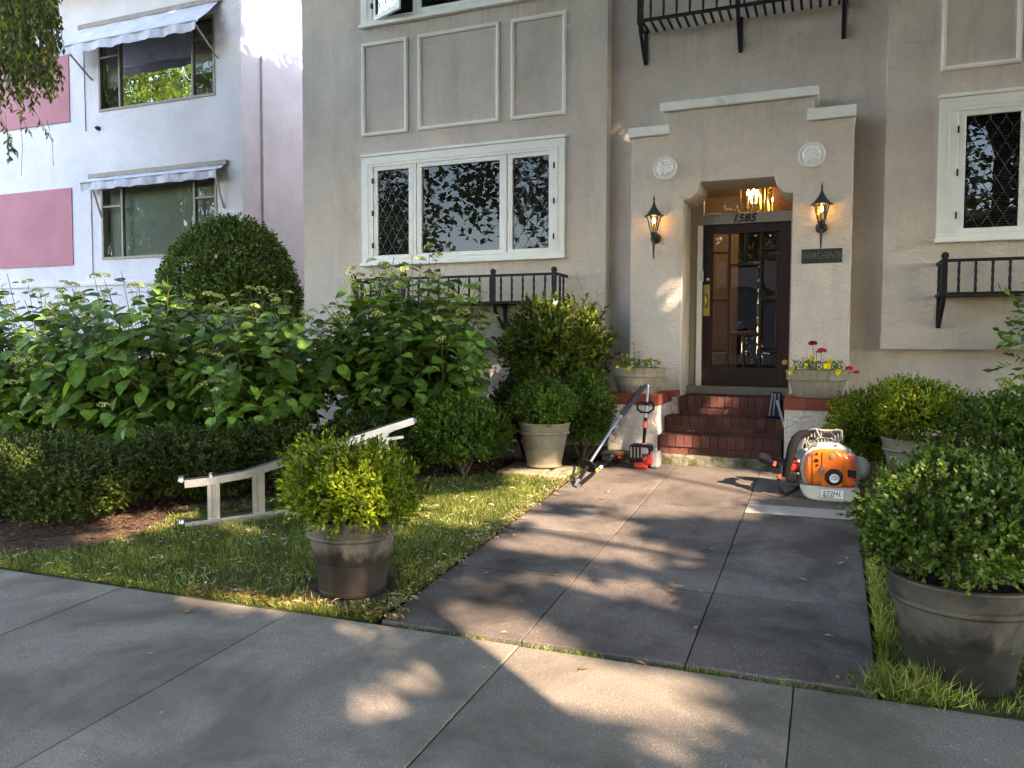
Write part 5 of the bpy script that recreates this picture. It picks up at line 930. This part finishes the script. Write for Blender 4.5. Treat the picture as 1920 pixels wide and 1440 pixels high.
# ================================================================ unseen street trees, crowns filled and carved to shape shade on the front garden
LIT_G = [(755, 1285, 125, 48, -.64), (1130, 1295, 195, 50, .14), (1010, 1238, 130, 24, .1), (905, 1150, 95, 20, .05), (565, 1128, 80, 12, .1), (420, 1126, 110, 12, .1), (630, 1180, 75, 10, .1), (1150, 1097, 165, 13, .1), (1120, 1030, 200, 17, .08), (1090, 983, 115, 15, .05), (960, 1185, 110, 12, .05), (1170, 920, 170, 34, .1), (1320, 905, 130, 28, .1), (1290, 948, 110, 13, .1), (1270, 880, 70, 10, .05), (950, 940, 115, 28, -.3), (830, 950, 90, 18, -.1), (1000, 896, 55, 10, 0), (255, 985, 110, 14, -.25), (1020, 1085, 60, 10, .1), (880, 1090, 50, 8, 0), (700, 985, 60, 14, 0), (1120, 1400, 70, 10, .1), (80, 1330, 60, 8, 0), (200, 1340, 60, 8, 0)]
LIT_Y = {3.95: [(655, 1048, 40, 50, .3), (690, 915, 95, 68, -.3), (1790, 870, 90, 14, 0)], 4.55: [(225, 900, 48, 60, .3), (25, 860, 50, 45, 0), (480, 905, 60, 16, -.2), (570, 880, 90, 18, -.3), (690, 815, 70, 20, -.3)], 6.4: [(250, 565, 70, 26, 0), (60, 640, 36, 24, 0), (540, 600, 70, 24, 0), (330, 540, 50, 18, 0), (120, 500, 60, 16, 0), (430, 610, 40, 20, 0), (60, 700, 30, 20, 0)], 7.4: [(705, 520, 60, 30, 0), (860, 575, 36, 40, 0), (640, 560, 40, 20, 0), (760, 490, 26, 26, 0), (1735, 735, 75, 34, 0), (1612, 792, 32, 26, 0), (1810, 735, 40, 20, 0), (880, 690, 20, 16, 0), (1015, 735, 50, 18, 0)], 8.2: [(1160, 835, 28, 26, 0), (1258, 760, 34, 66, 0), (1562, 706, 36, 24, 0), (1238, 708, 22, 30, 0), (1270, 820, 40, 20, 0)], 8.5: [(1062, 585, 85, 45, 0), (1100, 640, 30, 30, 0)], 8.95: [(1270, 562, 24, 62, 0), (1266, 128, 15, 30, .2), (1312, 166, 26, 9, -.3), (1256, 264, 14, 14, 0), (1238, 140, 12, 10, 0), (1275, 235, 12, 12, 0)], 9.55: [(1326, 700, 10, 34, 0), (1312, 690, 4, 40, 0)], 9.0: [(1340, 760, 34, 32, 0)], 7.0: [(1600, 830, 5, 8, 0)]}
def in_ell(u, v, L, k=1.0, pa=0, pb=0):
    m = np.zeros(len(u), bool)
    for cx, cy, a, b_, th in L:
        c, s_ = math.cos(th), math.sin(th); x = (u-cx)*c+(v-cy)*s_; y = -(u-cx)*s_+(v-cy)*c; m |= (x/(a*k+pa))**2+(y/(b_*k+pb))**2 < 1
    return m
def sun_gap(P):
    """leaves that would stand between the sun and a spot that is in the sun"""
    bad = np.zeros(len(P), bool)
    den = -SUND[2]+.0695*SUND[1]+.01*SUND[0]; t = -(P[:, 2]-(.0695*(P[:, 1]-8.2)+.01*(P[:, 0]+1.6)))/den; Q = P-SUND*t[:, None]
    ok = (Q[:, 1] > 1.2) & (Q[:, 1] < 8.6); u, v = to_px(Q); bad |= ok & in_ell(u, v, LIT_G, 1.05, 24, 9)
    for Y, L in LIT_Y.items():
        t = (P[:, 1]-Y)/SUND[1]; Q = P-SUND*t[:, None]; ok = t > 0; u, v = to_px(Q); bad |= ok & in_ell(u, v, L, 1.05, 15, 15)
    t = (P[:, 0]+9.54)/SUND[0]; Q = P-SUND*t[:, None]; u, v = to_px(Q); bad |= (t > 0) & (Q[:, 1] > 11.03) & (Q[:, 1] < 14) & (v < 105) & (v > -300)
    return bad
def tree(label, base, c, r, n, seed, lobes=(), L=.21, Wd=.14, carve=True, mat='tree', trunk=.22):
    rg = np.random.default_rng(seed); t = thing('street_tree', label, 'tree', base, 'street trees'); base = np.array(base, float); c = np.array(c, float); r = np.array(r, float)
    tr = MB(); fork = base+(c-base)*np.array([.35, .35, .55]); tr.tube([base-np.array([0, 0, .1]), base+np.array([0, 0, .3]), base*.5+fork*.5+rg.normal(size=3)*.08, fork], [trunk*1.5, trunk, trunk*.85, trunk*.7], 12); tr.build('trunk', MAT['bark'], t, smooth=True)
    lb = MB()
    for k in range(16):
        d = rdir(rg, 1, -.3)[0]; tip = c+d*r*rg.uniform(.55, .9); mid = fork*.5+tip*.5+np.array([0, 0, .4])+rg.normal(size=3)*.25; lb.tube([fork, (fork+mid)/2+rg.normal(size=3)*.1, mid, tip], [trunk*.5, trunk*.36, trunk*.22, .02], 6)
    lb.build('limbs', MAT['bark'], t, smooth=True)
    d = rdir(rg, n); P = c+d*r*(rg.random(n)**.42)[:, None]*lumpf(d, rg, .12)[:, None]
    for lc, lr, ln in lobes: d = rdir(rg, ln); P = np.concatenate([P, np.array(lc)+d*np.array(lr)*(rg.random(ln)**.42)[:, None]*lumpf(d, rg, .15)[:, None]])
    if carve:
        P = P[~sun_gap(P)]; sy = 9.2-P[:, 1]; gap = (np.abs(P[:, 0]-1.45-.158*sy) < .3+.02*sy) & (np.abs(P[:, 2]-3.05-.2*sy) < .5+.06*sy); P = P[~(gap & (rg.random(len(P)) < .93))]   # crown leaves cleared along the far window's mirrored view to brighten its reflection
    n = len(P); D = rdir(rg, n)*np.array([1, 1, .5])+np.array([0, 0, -.35]); stuff_part('crown', leaf_cards(P, D, rdir(rg, n, -.2)+np.array([0, 0, .4]), L*rg.uniform(.7, 1.3, n), Wd*rg.uniform(.8, 1.2, n)), MAT[mat], t); return t
tree('broad street tree above the sidewalk, mirrored in the leaded window', (-5.2, -.55, -.55), (-4.6, 3.0, 11.2), (7.5, 7.0, 4.2), 60000, 201, [((-8.2, 1.2, 4.9), (1.9, 1.5, 1.2), 560), ((-7.0, 2.6, 5.6), (1.4, 1.2, .9), 360), ((-5.9, 1.8, 4.7), (.9, 1.2, 1.4), 420), ((-10.3, 1.4, 4.7), (1.1, 1.2, 1.4), 520)])
tree('street tree above the planters whose shade dapples the path', (3.0, -.55, -.5), (3.2, 2.0, 9.4), (6.2, 6.5, 4.6), 60000, 202, [((1.8, -3.4, 5.9), (5.6, 3.2, 2.6), 32000)])
tree('street tree beyond the dark planter that shades the sidewalk', (10.2, -.55, -.45), (10.0, .3, 7.2), (6.0, 6.5, 4.6), 50000, 203, [((8.0, 5.0, 8.6), (4.6, 4.2, 3.4), 24000)])
for k, (x, y, h) in enumerate(((-21, -16, 4.5), (-8, -15, 5), (2, -14, 4.2), (11, -13.5, 6), (-31, -8, 11), (-40, -13, 12))): tree('%s tree across the road, mirrored in the windows' % ['low round', 'smaller', 'lowest', 'end', 'tall broad', 'tallest'][k], (x, y, -.7), (x, y, h), (3.6, 3.2, 4.0) if h < 10 else (6, 5, 8.5), 6000 if h < 10 else 12000, 210+k, (), .34, .24, False)
# drooping branches that hang into the picture
rg = np.random.default_rng(231); WT = thing('weeping_tree', 'weeping tree whose leafy branches hang in at the upper corner', 'tree', (-12.6, 6.2, -.2), None)
tr = MB().tube([(-12.6, 6.2, -.3), (-12.5, 6.25, 2), (-12.2, 6.4, 4.4), (-11.4, 6.6, 6.0)], [.2, .16, .13, .10], 12); tr.build('trunk', MAT['bark'], WT, smooth=True)
lb = MB(); ends = []
for k in range(9):
    e_ = WY(rg.uniform(-260, 40), rg.uniform(-140, 10), 7.0+rg.normal()*.5); lb.tube([(-11.4, 6.6, 6.0), (e_+np.array([-11.4, 6.6, 6.4]))/2+np.array([0, 0, .35]), e_], [.05, .03, .015], 6); ends.append(e_)
lb.build('limbs', MAT['bark'], WT, smooth=True)
P = []; D = []; tw = MB()
for k in range(1000):
    u0, v0 = rg.uniform(-110, 108), rg.uniform(-150, 125); Y = 7.0+rg.normal()*.45; p = WY(u0, v0, Y); ln = rg.uniform(.3, .75)*(1 if u0 < 40 else .75); dr = np.array([rg.normal()*.16, rg.normal()*.12, -1.]); q_ = p+dr*ln; 
    if k % 2 == 0: tw.tube([p+np.array([0, 0, .1]), p+dr*ln*.5, q_], [.004, .003, .0015], 3, False)
    for j in range(int(18*ln)+4): P.append(p+dr*ln*rg.random()); D.append(np.array([rg.normal()*.5, rg.normal()*.5, -1.0]))
for (u0, v0, u1, v1, n) in ((10, 215, 18, 300, 22), (-5, 200, 30, 290, 18), (60, 200, 95, 260, 10), (25, 180, 55, 250, 14)):
    p, q_ = WY(u0, v0, 6.95), WY(u1, v1, 6.95); tw.tube([p, (p+q_)/2, q_], .003, 4)
    for j in range(n): P.append(p+(q_-p)*rg.uniform(.35, 1)); D.append(np.array([rg.normal()*.7, rg.normal()*.5, -.8]))
for (u0, u1, v0, v1) in ((36, 40, 210, 330), (88, 100, 225, 310), (84, 112, 130, 190)): tw.tube([WY(u0, v0, 6.9), WY((u0+u1)/2+4, (v0+v1)/2, 6.9), WY(u1, v1, 6.9)], .0032, 4)
tw.build('twigs', MAT['twig'], WT)['kind'] = 'stuff'; P = np.array(P); D = np.array(D); stuff_part('hanging_leaves', leaf_cards(P, D, rdir(rg, len(P)), rg.uniform(.06, .115, len(P)), .032), MAT['weep'], WT)
Pb = np.array([WY(rg.uniform(-60, 70)*(1-.4*k/60), rg.uniform(-60, 45), 6.7+rg.normal()*.15) for k in range(90)]); stuff_part('broad_leaves', leaf_cards(Pb, rdir(rg, 90)+np.array([0, 0, -.4]), rdir(rg, 90)+np.array([0, -.5, .5]), rg.uniform(.10, .16, 90), .08), MAT['box_yellow'], WT)
